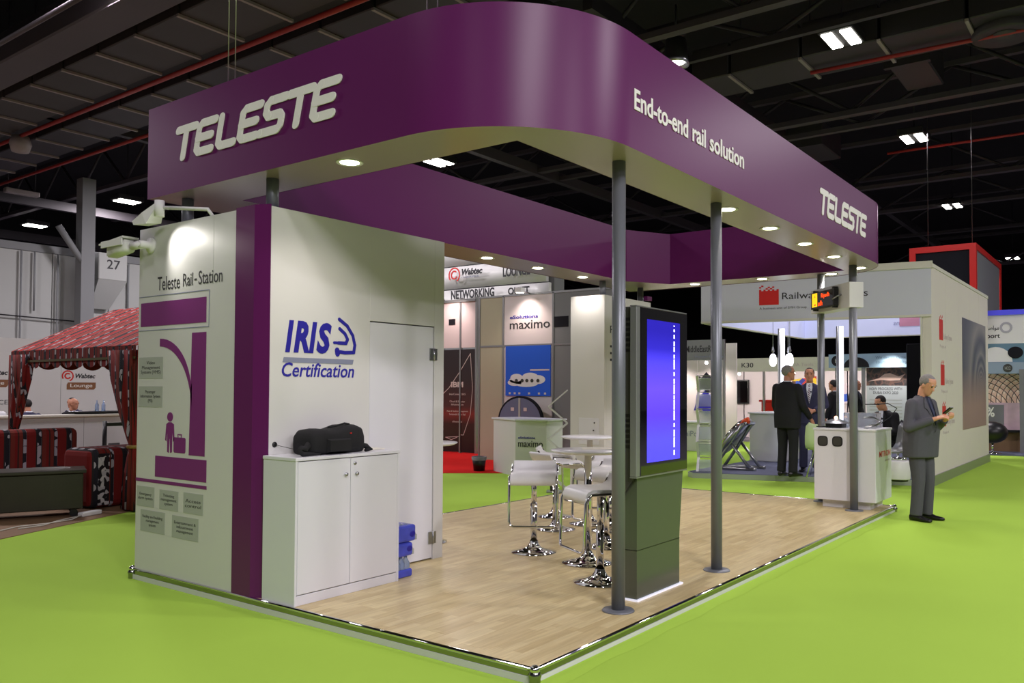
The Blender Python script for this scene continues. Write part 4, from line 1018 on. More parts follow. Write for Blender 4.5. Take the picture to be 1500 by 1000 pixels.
# ================================================================ WHITE STAND WITH RED LOGO (right background)
A0 = Vector((10.0,3.84,0)); A1 = Vector((10.62,.2,0)); dv = (A1-A0).normalized(); nv = Vector((dv.y,-dv.x,0))   # nv faces the viewer
if nv.x > 0: nv = -nv
SF = (dv, Vector(Zv), nv)
def sp(u, z, off=0.): return A0+dv*u+Vector((0,0,z))+nv*off
W0 = (A1-A0).length
t = thing('neighbour_platform', 'low grey carpeted platform of the white neighbouring stand', 'platform', (12,2,0))
b = B(); b.prism([(9.4,3.72),(10.58,.26),(10.62,.2),(16.3,.2),(16.3,3.9),(9.6,3.9)], (0,0,0),(1,0,0),(0,1,0),Zv,.085); b.build('base', mat('grey_skirt',(150,160,140),.5), t, world=True)
b = B(); b.prism([(9.42,3.7),(10.6,.3),(16.28,.3),(16.28,3.88),(9.62,3.88)], (0,0,.085),(1,0,0),(0,1,0),Zv,.01); b.build('carpet_top', 'grey_carpet', t, world=True)
st = thing('white_stand', 'white neighbouring stand with a deep header and a red square logo', 'exhibition stand', (10.3,2,0))
b = B(); b.prism([(0,2.69),(W0,2.69),(W0,3.42),(0,3.42)], sp(0,0,-.1), dv, Zv, nv, .1); b.build('front_header', mat('header_fabric',(196,198,212),.6), st, world=True)
b = B(); b.prism([(0,2.655),(W0,2.655),(W0,2.69),(0,2.69)], sp(0,0,-.1), dv, Zv, nv, .11); b.prism([(0,3.42),(W0+.02,3.42),(W0+.02,3.53),(0,3.53)], sp(0,0,-.12), dv, Zv, nv, .14); b.build('header_rail', 'offwhite', st, world=True)
b = B(); b.box((10.05,3.72,2.66),(15.2,3.8,3.35)); b.build('side_header', 'booth_in', st, world=True)
b = B(); b.box((15.1,.4,2.66),(15.2,3.72,3.35)); b.build('back_header', 'booth_in', st, world=True)
b = B(); b.box((10.05,3.715,2.64),(15.2,3.805,2.66)); b.box((15.09,.4,2.64),(15.21,3.72,2.66)); b.build('header_rail', 'offwhite', st, world=True)
# side wall in panels
for i in range(5):
    x0 = 10.62+i*1.13
    b = B(); b.box((x0+.003,.2,.095),(x0+1.127,.33,3.44),.003); b.build('side_wall_panel', mat('pinkish_white',(214,208,200),.6) if i == 0 else bpy.data.materials['pinkish_white'], st, world=True)
b = B(); b.box((10.6,.19,3.44),(16.28,.36,3.5)); b.build('wall_cap', 'offwhite', st, world=True)
b = B(); b.box((10.6,.18,.0),(16.3,.2,.16)); b.build('kick_board', 'silver', st, world=True)
b = B(); b.box((10.6,.33,.095),(10.72,.36,3.44)); b.build('wall_post', 'offwhite', st, world=True)
text('lettering', 'Railway', sp(1.4,2.985), SF, .6, .15, 'txt', st, t=.003)
text('lettering', 'Systems', sp(2.1,2.985), SF, .66, .15, 'txt', st, t=.003)
text('lettering', 'A business unit of SMH Group', sp(1.02,2.85), SF, .78, .05, 'txt', st, t=.002)
b = B()
b.prism([(0,0),(.33,0),(.33,.24),(0,.24)], sp(1.015,2.937), dv, Zv, nv, .004)
rs = random.Random(8)
for i in range(9):
    for j in range(4):
        if (i+j) % 2 == 0 and rs.random() > j*.22:
            b.prism([(0,0),(.036,0),(.036,.024),(0,.024)], sp(1.015+i*.0367,3.177+j*.024), dv, Zv, nv, .004)
b.build('emblem', 'red_print', st, world=True)
text('lettering', 'Railway Systems', (15.09,1.82,2.84), LEFT, 1.0, .13, mat('ghost_text',(150,156,190),.7), st, t=.003, mirror=True)
b = B(); b.box((15.085,1.3,2.84),(15.09,1.7,3.1)); b.build('emblem', mat('ghost_red',(214,150,180),.7), st, world=True)
for x, z in [(11.2,2.32),(11.3,1.58),(11.4,.9)]:
    b = B(); b.box((x,.197,z),(x+.3,.2,z+.34))
    for k in range(4): b.box((x+.03+k*.07,.197,z+.34+.03*(k % 2)),(x+.06+k*.07,.2,z+.38+.03*(k % 2)))
    b.build('emblem', 'red_print', st, world=True)
    text('lettering', 'Railway', (x+.36,.2,z+.0), FRONT, .36, .12, 'faint', st, t=.002); text('lettering', 'Systems', (x+.76,.2,z), FRONT, .3, .12, 'faint', st, t=.002)
    text('lettering', 'Project of', (x+.05,.2,z-.14), FRONT, .5, .07, 'faint', st, t=.002)
def tunnel(nt, tc):
    x = mathn(nt, 'SUBTRACT', axis(nt, tc, 0), 15.3); z = mathn(nt, 'SUBTRACT', axis(nt, tc, 2), 1.5)
    r = mathn(nt, 'SQRT', mathn(nt, 'ADD', mathn(nt, 'MULTIPLY', x, x), mathn(nt, 'MULTIPLY', z, z)))
    return mathn(nt, 'FRACT', mathn(nt, 'DIVIDE', 2.2, mathn(nt, 'ADD', r, .12)))
tm = ramp_mat('station_photo', [(0,(78,78,96)),(.3,(104,102,114)),(.55,(132,126,130)),(.8,(92,90,104)),(1,(72,72,92))], tunnel, .5, 'LINEAR')
nt = tm.node_tree; bs = nt.nodes['Principled BSDF']; src = bs.inputs['Base Color'].links[0].from_socket
tc = nt.nodes.new('ShaderNodeTexCoord'); mr = nt.nodes.new('ShaderNodeMapRange'); mr.inputs[1].default_value = 1.9; mr.inputs[2].default_value = 1.2; nt.links.new(axis(nt, tc, 2), mr.inputs[0])
mx = nt.nodes.new('ShaderNodeMix'); mx.data_type = 'RGBA'; mx.inputs[7].default_value = col((150,124,118)); nt.links.new(mr.outputs[0], mx.inputs[0]); nt.links.new(src, mx.inputs[6]); nt.links.new(mx.outputs[2], bs.inputs['Base Color'])
b = B(); b.box((13.25,.193,.78),(15.9,.2,2.83)); b.build('station_photo', tm, st, world=True)
# posts and pendants
for (x, y, lb, m_) in [(12.0,3.1,'bright white tubular post behind the two standing men','tube'),(12.0,2.0,'bright white tubular post right of the standing men','tube'),(11.0,1.94,'','')]:
    if not lb: continue
    t = thing('light_post', lb, 'post', (x,y,.095))
    b = B(); b.cyl((x,y,.1),(x,y,2.66),.04,n=16); b.build('tube', m_, t, world=True)
    b = B(); b.cyl((x-.02,y+.055,.1),(x-.02,y+.055,2.66),.03,n=12); b.build('bracket', 'silver', t, world=True)
for (x, y, lb) in [(12,3.29,'glowing pendant lamp left of the bright post'),(12.3,3.1,'glowing pendant lamp partly hidden behind the bright post'),(12,2.96,'glowing pendant lamp right of the bright post')]:
    t = thing('pendant_lamp', lb, 'pendant lamp', (x,y,1.97), 0, 'egg shaped pendant lamps')
    b = B(); b.cyl((x,y,2.27),(x,y,3.4),.005,n=6); b.build('cord', 'steel', t, world=True)
    b = B(); b.lathe([(.012,.35),(.02,.3),(.03,.26),(.012,.24),(.03,.2)], (x,y,1.97), 14); b.build('fitting', 'steel', t, world=True)
    b = B(); b.lathe([(0,-.04),(.04,-.03),(.065,.02),(.07,.08),(.055,.16),(.03,.2),(0,.205)], (x,y,1.98), 20); b.build('glass', 'pendant', t, world=True)
# brake disc display on a tubular frame
t = thing('disc_display', 'silver machined wheel tilted on a grey tubular frame', 'machine', (10.5,3.3,.095))
c0 = Vector((10.6,3.45,.66)); axd = Vector((-.1,.75,.62)).normalized()
b = B(); b.lathe([(0,-.05),(.36,-.05),(.4,-.03),(.4,.03),(.36,.04),(.3,.03),(.25,.05),(.12,.05),(.1,.09),(0,.09)], c0, 40, ax=axd); b.build('disc', 'steel', t, world=True)
b = B(); b.lathe([(.22,.05),(.3,.045),(.3,.1),(.22,.1)], c0, 36, ax=axd); b.build('rim', 'chrome', t, world=True)
b = B()
for k in range(12):
    a = 2*PI*k/12; q = Vector((0,0,1)).rotation_difference(axd).to_matrix(); p = c0+q @ Vector((.18*math.cos(a), .18*math.sin(a), .05)); b.cyl(p, p+axd*.03, .014, n=8)
b.build('bolt_ring', 'chrome', t, world=True)
for dx in (-.22,.22):
    y1, y2 = 3.05, 3.75
    b = B(); b.tube([(10.5+dx,2.95,.12),(10.5+dx,3.0,.115),(10.5+dx,y2,.115)], .03, 10); b.build('foot_bar', 'steel', t, world=True)
    b = B(); b.tube([(10.5+dx,3.72,.12),(10.5+dx,3.45,.5),(10.5+dx,3.22,.85),(10.5+dx,3.16,.9)], .03, 10); b.build('slant_bar', 'steel', t, world=True)
    b = B(); b.tube([(10.5+dx,3.05,.12),(10.5+dx,3.4,.55)], .028, 10); b.build('brace', 'steel', t, world=True)
b = B(); b.tube([(10.28,3.16,.9),(10.72,3.16,.9)], .03, 10); b.build('cross_bar', 'steel', t, world=True)
b = B(); b.tube([(10.45,3.3,.86),(10.4,3.22,.94),(10.38,3.12,.99)], [.03,.035,.03], 8); b.tube([(10.4,3.2,.97),(10.36,3.1,.93)], .03, 8); b.build('clamp', 'orange', t, world=True)
# white desk, chairs, stools on the neighbour stand
t = thing('white_desk', 'plain white desk box behind the man in black', 'desk', (12.6,3.5,.095))
b = B(); b.box((12.2,3.2,.096),(13.2,3.95-.1,1.02),.01); b.build('body', 'white', t, world=True)
b = B(); b.box((12.15,3.15,1.02),(13.25,3.87,1.05),.005); b.build('top', 'white_lam', t, world=True)
def shell_chair(loc, rz, label, m):
    t = thing('shell_chair', label, 'chair', loc, rz)
    prof = [(.22,.44,.19),(.2,.465,.2),(.05,.45,.22),(-.12,.455,.22),(-.2,.52,.22),(-.235,.65,.215),(-.25,.8,.2),(-.255,.86,.15)]
    b = B(); rr = []
    for x, z, w_ in prof: rr.append([(x,-w_,z+.03),(x,-w_*.5,z),(x,w_*.5,z),(x,w_,z+.03),(x-.014,w_,z+.012),(x-.014,w_*.5,z-.02),(x-.014,-w_*.5,z-.02),(x-.014,-w_,z+.012)])
    b.loft(rr); b.build('seat_shell', m, t)
    for sx in (-1,1):
        for sy in (-1,1):
            b = B(); b.tube([(sx*.1,sy*.1,.44),(sx*.2,sy*.2,.01)], .01, 8); b.build('leg', 'chrome', t)
    return t
shell_chair((9.95,1.72,.095), math.radians(10), 'pale green shell chair touched by the man in black', 'green_seat')
shell_chair((11.62,.95,.095), math.radians(150), 'dark shell chair of the seated man', 'black')
shell_chair((10.4,.62,.095), math.radians(160), 'grey shell chair between the counter and the grey haired man', 'silver')
t = thing('drum_stool', 'low white drum stool behind the grey haired man', 'stool', (10.05,.52,.095))
b = B(); b.lathe([(0,.0),(.14,0),(.14,.03)], (10.15,.6,.097), 24); b.build('foot', 'black', t, world=True)
b = B(); b.lathe([(0,.03),(.17,.03),(.175,.05),(.175,.3),(.16,.32),(0,.32)], (10.15,.6,.097), 28); b.build('drum', 'white', t, world=True)
b = B(); b.lathe([(0,.32),(.13,.32),(.12,.36),(0,.37)], (10.15,.6,.1), 24); b.build('metal_top', 'chrome', t, world=True)
t = thing('meeting_table', 'white meeting table in front of the seated man', 'table', (11.0,1.3,.095))
b = B(); b.box((10.6,1.1,.8),(11.2,1.72,.84),.01); b.build('tabletop', 'white_lam', t, world=True)
for x in (10.65,11.15):
    for y in (1.15,1.65):
        b = B(); b.cyl((x,y,.097),(x,y,.8),.02,n=8); b.build('leg', 'steel', t, world=True)
t = thing('crystal_award', 'pinkish crystal ornament on the meeting table', 'ornament', (10.7,1.35,.84))
for k in range(8):
    x = 10.7+.03*math.cos(k); y = 1.2+k*.04; h = .08+.05*math.sin(k*1.7)**2
    b = B(); b.cyl((x,y,.84),(x+.01*math.sin(k),y+.02*math.cos(k*2),.86+h),.02,.004,6); b.build('shard', 'crystal', t, world=True)
t = thing('floor_monitor', 'tall dark angled monitor behind the grey haired man', 'monitor', (11.5,.7,.1))
b = B(); b.box((11.9,.62,.97),(11.98,.86,2.3),.01, rot=Rz(.25), at=(11.94,.62,1.6)); b.build('screen_panel', 'navy_drape', t, world=True)
b = B(); b.box((12.03,.62,.1),(12.1,.8,2.1)); b.build('stand_column', 'silver', t, world=True)
b = B(); b.box((11.9,.55,.096),(12.25,.95,.12)); b.build('foot', 'silver', t, world=True)
t = thing('desk_lamp', 'black curved desk lamp beside the seated man', 'lamp', (11.1,.75,.84))
b = B(); b.tube([(11.0,1.2,.845),(10.95,.9,1.05),(10.95,.8,1.2),(10.97,.95,1.28),(11.0,1.12,1.26)], .009, 6); b.build('arm', 'black', t, world=True)
b = B(); b.box((10.94,1.08,1.25),(11.0,1.3,1.265)); b.build('head', 'black', t, world=True)
b = B(); b.lathe([(0,0),(.06,0),(.06,.012),(0,.012)], (11.0,1.2,.84), 14); b.build('foot', 'black', t, world=True)

# ================================================================ SHELL SCHEME STANDS
def abstract_print(name, scale, cols, seed=0.):
    def build(nt, tc):
        v = nt.nodes.new('ShaderNodeTexVoronoi'); v.inputs['Scale'].default_value = scale; mp = nt.nodes.new('ShaderNodeMapping'); mp.inputs[1].default_value = (seed,seed*2,seed)
        nt.links.new(tc.outputs['Object'], mp.inputs[0]); nt.links.new(mp.outputs[0], v.inputs['Vector'])
        s = nt.nodes.new('ShaderNodeSeparateColor'); nt.links.new(v.outputs['Color'], s.inputs[0]); return s.outputs[0]
    return ramp_mat(name, [(i/len(cols), c) for i, c in enumerate(cols)], build, .5)
M['colours'] = abstract_print('coloured_shapes', 5, [(214,200,206),(40,50,140),(200,60,40),(230,200,40),(110,70,130),(90,60,50),(50,90,190)])
def shell_stand(label, x, y0, y1, depth, h, hd, words, z_hd, fasc='offwhite', wall='pink_wall', n=2, light=40):
    t = thing('shell_stand', label, 'exhibition stand', (x,(y0+y1)/2,0))
    for i in range(n+1):
        y = y0+(y1-y0)*i/n
        b = B(); b.box((x-.03,y-.03,0),(x+.03,y+.03,h)); b.build('post', 'steel', t, world=True)
    b = B(); b.box((x-.04,y0,h-hd),(x+.02,y1,h)); b.build('header', fasc, t, world=True)
    for i in range(n):
        ya = y0+(y1-y0)*i/n; yb = y0+(y1-y0)*(i+1)/n
        b = B(); b.box((x+depth,ya+.02,0),(x+depth+.04,yb-.02,h-.05)); b.build('back_panel', wall, t, world=True)
    for y in ((y0,y1) if depth > 1 else (y1,)):
        b = B(); b.box((x+.04,y-.02,0),(x+depth,y+.02,h-.05)); b.build('side_panel', wall, t, world=True)
    for s_, ya, w_, z_, hh, mt_ in words: text('lettering', s_, (x-.04,ya,z_), LEFT, w_, hh, mt_, t, bold=.01, t=.003)
    k = max(1, n)
    for i in range(k):
        yy = y0+(y1-y0)*(i+.5)/k
        f = B(); f.ell((x+.15,yy,h-hd-.06),(.05,.04,.04)); f.build('spot_head', 'lamp', t, world=True)
        o_ = spot(t, (0,0,0), (1,0,0), light, 130, .9, (1,.86,.8)); o_.parent = None; 
        o_.location = (x+.2,yy,h-hd-.1); o_.rotation_euler = (Vector((x+depth*.9,yy,.9))-Vector(o_.location)).to_track_quat('-Z','Y').to_euler()
        o_.parent = t; o_.matrix_parent_inverse = basis(t).inverted()
    return t
s1 = shell_stand('shell stand with a rail group sign seen between kiosk and second pole', 15.5, 5.85, 8.0, .8, 2.72, .5,
    [('MiddleEastRail',6.86,.8,2.42,.16,'txt'),('7',6.1,.1,2.4,.2,'txt'),('Dornatalix Engineering',6.6,.75,2.27,.06,'grey_print')], 2.4, 'hall_col', light=60)
t = thing('white_counter', 'white counter with grey script under the shell stand sign', 'counter', (15.2,6.4,0))
b = B(); b.box((14.95,6.0,0),(15.4,7.4,.68),.01); b.build('body', 'white', t, world=True)
b = B(); b.box((14.9,5.95,.68),(15.44,7.45,.72),.005); b.build('top', 'white_lam', t, world=True)
text('lettering', 'MiniPod', (14.95,6.82,.36), LEFT, .62, .13, 'grey_print', t, t=.003)
for (y, z, r_, lb, c_) in [(6.72,1.66,.22,'dark figure shaped print on the shell stand wall','suit_black'),(6.75,1.15,.26,'navy tilted panel print on the shell stand wall','blue_print')]:
    t = thing('wall_print', lb, 'poster', (16.2,y,z))
    b = B(); b.prism([(r_*(1+.35*math.sin(k*2.4))*math.cos(k*PI/5),r_*(1+.35*math.cos(k*3.1))*math.sin(k*PI/5)) for k in range(10)], (16.275,y,z), (0,-1,0), Zv, (-1,0,0), .02); b.build('cut_out', 'navy_drape' if c_ == 'suit_black' else c_, t, world=True)
s2 = shell_stand('long shell scheme stand with a numbered header behind the standing men', 19, 3.0, 9.4, 2.4, 2.38, .38,
    [('K30',6.85,.35,2.12,.13,'txt'),('RIDA Tools',5.5,.7,2.14,.09,'faint')], 2.1, 'offwhite', n=4, light=70)
t = thing('wall_television', 'dark flat television on the shell stand wall right of the second pole', 'television', (21.3,7.6,1.3))
b = B(); b.box((21.3,7.6,1.05),(21.37,8.45,1.8),.01); b.build('casing', 'black', t, world=True)
b = B(); b.box((21.29,7.64,1.09),(21.3,8.41,1.76)); b.build('screen', 'screen_glass', t, world=True)
for (y0, y1, z0, z1, lb) in [(6.6,5.5,.7,1.9,'colourful cut-out display on the shell stand wall beside the man in black'),(5.2,4.6,1.0,1.7,'small colourful poster between the two standing men')]:
    t = thing('colour_poster', lb, 'poster', (21.3,(y0+y1)/2,z0))
    b = B(); b.prism([(0,0),(y0-y1,.1),(y0-y1,z1-z0),(.4,z1-z0-.1),(.1,z1-z0-.3)], (21.38,y0,z0), (0,-1,0), Zv, (-1,0,0), .02); b.build('panel', 'colours', t, world=True)
t = thing('red_counter', 'small red box counter at the colourful stand', 'counter', (19.4,6.2,0))
b = B(); b.box((19.3,5.7,0),(19.9,6.4,1.15),.01); b.box((19.25,5.65,1.15),(19.95,6.45,1.2)); b.build('body', 'red_paint', t, world=True)
# header with poster, right
s3 = thing('poster_stand', 'stand with a blue grey header and a tall bird poster', 'exhibition stand', (17,2.7,0))
b = B(); b.box((17,-.6+2.0,2.03),(17.08,3.78,2.36)); b.build('header', mat('blue_grey',(134,160,178),.6), s3, world=True)
for y in (3.6,2.98,1.5):
    b = B(); b.box((17.02,y-.05,0),(17.08,y+.03,2.03)); b.build('post', 'silver', s3, world=True)
b = B(); b.prism([(.3*math.cos(k*PI/12),.24*math.sin(k*PI/12)) for k in range(13)], (17,3.12,2.04), (0,-1,0), Zv, (-1,0,0), .01); b.build('arch_emblem', 'dark', s3, world=True)
b = B(); b.prism([(.13*math.cos(k*PI/8),.13*math.sin(k*PI/8)) for k in range(16)], (17,3.58,2.2), (0,-1,0), Zv, (-1,0,0), .01); b.build('round_emblem', 'dark', s3, world=True)
text('lettering', 'K', (16.99,3.62,2.15), LEFT, .08, .1, 'gt', s3, t=.002)
text('lettering', 'We design these build\ncourageous living soul', (17,2.68,2.1), LEFT, .9, .2, mat('slate_text',(84,106,124),.6), s3, t=.003)
bird = ramp_mat('bird_poster', [(0,(40,38,44)),(.45,(70,66,66)),(.55,(120,90,80)),(.62,(60,54,56)),(1,(110,84,96))], lambda nt, tc: (lambda n: (nt.links.new(tc.outputs['Object'], n.inputs['Vector']), n.outputs['Fac'])[1])(nt.nodes.new('ShaderNodeTexNoise')), .5, 'LINEAR')
b = B(); b.box((17.3,2.02,1.6),(17.34,2.97,2.03)); b.build('bird_photo', bird, s3, world=True)
b = B(); b.prism([(0,.02),(.25,.1),(.38,.2),(.5,.22),(.7,.14),(.85,.2),(.72,.05),(.5,.04),(.3,.06)], (17.3,2.93,1.68), (0,-1,0), Zv, (-1,0,0), .005); b.build('bird_shape', mat('bird_pale',(214,180,168),.6), s3, world=True)
b = B(); b.box((17.3,2.02,.4),(17.34,2.97,1.6)); b.build('text_board', mat('board_grey',(190,196,198),.6), s3, world=True)
b = B(); b.box((17.3,1.4,.4),(17.34,2.01,2.03)); b.build('photo_panel', abstract_print('dusk_photo', 3, [(120,90,120),(80,50,110),(170,130,130),(100,80,90)], 2.), s3, world=True)
b = B(); b.box((17.28,1.93,1.0),(17.3,1.96,2.03)); b.prism([(.06*math.cos(k*PI/8),.06*math.sin(k*PI/8)) for k in range(16)], (17.29,1.945,1.6), (0,-1,0), Zv, (-1,0,0), .01); b.build('white_rule', 'white_matte', s3, world=True)
text('lettering', 'HOW PROGRESS WITH\nDUBAI EXPO 2020', (17.3,2.9,1.4), LEFT, .74, .16, 'txt', s3, t=.003)
for k in range(6): rect('print_line', (17.3,2.9,1.25-k*.08), LEFT, .74, .02, 'gt', s3)
o_ = spot(s3, (0,0,0), (1,0,0), 50, 130, .9, (1,.95,.9)); o_.parent = None; o_.location = (16.7,2.3,2.3); o_.rotation_euler = (Vector((17.3,2.3,1.2))-Vector(o_.location)).to_track_quat('-Z','Y').to_euler(); o_.parent = s3; o_.matrix_parent_inverse = basis(s3).inverted()
simp = dict(arms=[((.0,-.25,1.12),(.1,-.24,.86),(0,0,-1),(0,1,0),1,.4),((.0,.25,1.12),(.1,.24,.86),(0,0,-1),(0,-1,0),1,.4)], legs=stand)
person('dark clothed visitor half hidden behind the rear pole', (15.2,3.1,0), math.radians(80), simp, dict(skin='skin2', hair='hair_dark', jacket='suit_black', trousers='suit_black', shirt='shirt_white'), .98, .015)
person('dark clothed visitor seen right of the bright post', (16.3,2.95,0), math.radians(-100), simp, dict(skin='skin2', hair='hair_dark', jacket='suit_black', trousers='suit_black', shirt='shirt_dark'), .98, .015)

# far right stand
t = thing('transport_stand', 'large stand with arched hall photograph at the right picture edge', 'exhibition stand', (19,0,0))
b = B(); b.box((19,-3,2.62),(19.2,.85,3.3)); b.build('header', 'white_matte', t, world=True)
b = B(); b.box((18.95,-3,3.3),(19.25,.85,3.42)); b.build('light_strip', mat('blue_edge',(70,70,200),.5,em=.4), t, world=True)
b = B(); b.box((19,-3,2.17),(19.15,.8,2.62)); b.build('upper_panel', mat('teal_panel',(96,130,150),.6), t, world=True)
b = B(); b.box((18.97,-3,1.9),(19.1,.82,2.17)); b.build('number_band', mat('band_blue',(140,158,176),.6), t, world=True)
b = B(); b.prism([(.36*math.cos(k*PI/12),.36*math.sin(k*PI/12)) for k in range(13)], (19,.42,2.18), (0,-1,0), Zv, (-1,0,0), .01); b.build('arch_print', 'white_matte', t, world=True)
b = B(); b.prism([(.16*math.cos(k*PI/12),.14*math.sin(k*PI/12)) for k in range(24)], (19,.0,2.4), (0,-1,0), Zv, (-1,0,0), .02); b.build('bag_print', 'navy_drape', t, world=True)
strokes('emblem', [[(.11*math.cos(a),.11*math.sin(a)) for a in [2*PI*k/16 for k in range(17)]]], .05, (19,.19,3.0), LEFT, 1, 1, mat('emblem_grey',(170,170,180),.4), t)
text('lettering', 'nsport', (19,.74,2.72), LEFT, .42, .13, 'txt', t, bold=.02, t=.003)
text('lettering', 'ﺕﻼﺻاﻮﻣ', (19,.74,2.92), LEFT, .4, .14, 'txt', t, bold=.01, t=.003)
b = B(); b.prism([(.1*math.cos(k*PI/10),.1*math.sin(k*PI/10)) for k in range(20)], (18.97,.16,2.03), (0,-1,0), Zv, (-1,0,0), .01); b.build('number_disc', 'kiosk_side', t, world=True)
text('lettering', 'H22', (18.96,.22,1.99), LEFT, .12, .08, 'gt', t, t=.002)
def lattice(nt, tc):
    y = mathn(nt, 'ADD', axis(nt, tc, 1), .0); z = mathn(nt, 'SUBTRACT', axis(nt, tc, 2), 1.25)
    r1 = mathn(nt, 'SQRT', mathn(nt, 'ADD', mathn(nt, 'POWER', mathn(nt,'ADD',y,.2), 2.), mathn(nt, 'POWER', z, 2.)))
    r2_ = mathn(nt, 'SQRT', mathn(nt, 'ADD', mathn(nt, 'POWER', mathn(nt,'SUBTRACT',y,.9), 2.), mathn(nt, 'POWER', mathn(nt,'ADD',z,.4), 2.)))
    a = mathn(nt, 'FRACT', mathn(nt, 'MULTIPLY', r1, 9.)); c = mathn(nt, 'FRACT', mathn(nt, 'MULTIPLY', r2_, 8.))
    return mathn(nt, 'MINIMUM', a, c)
b = B(); b.box((19.4,-3,1.2),(19.44,.85,1.9)); b.build('arched_photo', ramp_mat('lattice_photo', [(0,(60,46,48)),(.14,(232,196,178)),(.6,(244,222,208))], lattice, .5), t, world=True)
b = B(); b.box((19.38,-3,.55),(19.42,.85,1.2)); b.build('lower_photo', mat('hall_photo',(206,178,190),.5,noise=.25,nscale=5), t, world=True)
b = B(); b.box((19.36,.3,.65),(19.38,.85,1.15)); b.build('offer_board', 'hall_col', t, world=True)
text('lettering', '0%', (19.36,.8,.85), LEFT, .3, .24, 'letter_white', t, bold=.02, t=.003)
b = B(); b.box((19.1,-3,.5),(19.3,.85,.55)); b.build('shelf', 'dark', t, world=True)
b = B(); b.box((19.3,-3,.0),(19.36,.85,.5)); b.build('base_panel', 'brown_floor', t, world=True)
b = B(); b.box((18.2,-3,.0),(19.3,.85,.03)); b.build('stand_floor', 'grey_carpet', t, world=True)
b = B(); b.box((18.95,-.18,0),(19.05,-.08,2.0)); b.build('post', 'hall_col', t, world=True)
t = thing('lounge_chair', 'black rounded swivel chair at the right edge', 'chair', (18.4,.55,.03))
b = B(); b.ell((18.4,.45,.52),(.3,.36,.26)); b.build('seat_shell', 'black', t, world=True)
b = B(); b.cyl((18.4,.42,.05),(18.4,.42,.3),.025,n=10); b.build('column', 'chrome', t, world=True)
b = B(); b.lathe([(0,0),(.2,0),(.18,.012),(.03,.03)], (18.4,.42,.031), 24); b.build('foot', 'chrome', t, world=True)

# ================================================================ CENTRE BACKGROUND
t = thing('software_stand', 'pinkish lit shell stand with blue screen poster and black lettering', 'exhibition stand', (10,7.7,0))
for (ya, yb, m_) in [(8.96,8.34,mat('olive_white',(176,172,146),.6)),(8.3,7.06,'pink_wall'),(7.03,5.6,'hall_col')]:
    for (za, zb) in ((0,2.36),(2.4,3.4)):
        b = B(); b.box((10,yb,za),(10.05,ya,zb)); b.build('wall_panel', m_, t, world=True)
for y in (8.97,8.32,7.045,5.6):
    b = B(); b.box((9.985,y-.02,0),(10.06,y+.02,3.42)); b.build('post', 'silver', t, world=True)
b = B(); b.box((9.985,5.6,3.4),(10.06,8.97,3.44)); b.box((9.99,5.6,2.36),(10.05,8.97,2.4)); b.build('rail', 'silver', t, world=True)
b = B(); b.box((10.06,5.6,2.4),(10.08,7.03,3.4)); b.build('side_header', 'pink_wall', t, world=True)
text('lettering', 'maximo', (9.998,8.15,2.72), LEFT, 1.02, .17, 'txt', t, bold=.005, t=.004)
text('lettering', 'eSolutions', (9.998,8.15,2.93), LEFT, .72, .07, 'blue_print', t, bold=.02, t=.004)
b = B(); b.box((9.99,6.68,2.72),(10,7.07,2.93)); b.build('sign_plate', 'navy_drape', t, world=True)
sc_ = mat('blue_poster', (30,74,170), .3, em=.25)
b = B(); b.box((9.975,7.1,1.35),(9.998,8.24,2.37)); pz = b.build('blue_poster', sc_, t, world=True)
b = B()
for cx, cz, rx, rz_ in [(7.72,1.67,.42,.09),(7.95,1.72,.16,.08),(7.6,1.74,.2,.08),(7.4,1.68,.18,.09),(8.0,1.62,.18,.07),(7.7,1.6,.3,.07)]:
    k0_ = int(cx*100) % 7; b.prism([(rx*math.cos(k*PI/10),rz_*math.sin(k*PI/10)) for k in range(20)], (9.975-.0003,cx,cz), (0,-1,0), Zv, (-1,0,0), .002+.0003*k0_)
b.build('cloud_print', 'white_matte', pz, world=True)
for y in (7.95,7.8,7.68,7.55,7.4):
    b = B(); b.prism([(.04*math.cos(k*PI/6),.035*math.sin(k*PI/6)) for k in range(12)], (9.969,y,1.66), (0,-1,0), Zv, (-1,0,0), .002); b.build('icon_print', 'kiosk_side', pz, world=True)
for y in (8.15,8.02,7.9,7.65,7.4,7.25):
    rect('icon_print', (9.975,y,1.38), LEFT, .05, .04, 'ibm_txt', pz)
rect('print_line', (9.975,7.6,1.86), LEFT, .48, .03, 'ibm_txt', pz)
# clip-on spot over it
f = thing('clip_spot', 'small white clip-on spotlight above the black lettering', 'spotlight', (9.7,7.64,3.42))
b = B(); b.box((9.6,7.56,3.42),(9.75,7.72,3.52),.01); b.build('lamp_head', 'white_matte', f, world=True)
b = B(); b.box((9.62,7.58,3.412),(9.73,7.7,3.42)); b.build('lens', 'lamp', f, world=True)
b = B(); b.cyl((9.75,7.64,3.46),(10.03,7.64,3.43),.012,n=6); b.build('arm', 'steel', f, world=True)
o_ = spot(f, (-.03,0,-.03), (.33,0,-.9), 45, 120, .9, (1,.8,.72))
t = thing('promotion_counter', 'white faceted counter with black lettering on the green aisle', 'counter', (7.9,6.5,0))
poly = [(7.81,6.27),(8.0,5.75),(8.55,5.8),(8.7,6.9),(8.2,7.08)]
b = B(); b.prism(poly, (0,0,0),(1,0,0),(0,1,0),Zv,.95); b.build('body', 'white', t, world=True)
b = B(); b.prism([(7.78,6.26),(7.98,5.7),(8.6,5.74),(8.75,6.92),(8.2,7.13)], (0,0,.95),(1,0,0),(0,1,0),Zv,.025); b.build('top', 'white_lam', t, world=True)
e1 = Vector((8.0-7.81,5.75-6.27,0)).normalized(); n1 = Vector((e1.y,-e1.x,0)); n1 = n1 if n1.x < 0 else -n1
FR = (e1, Vector(Zv), n1)
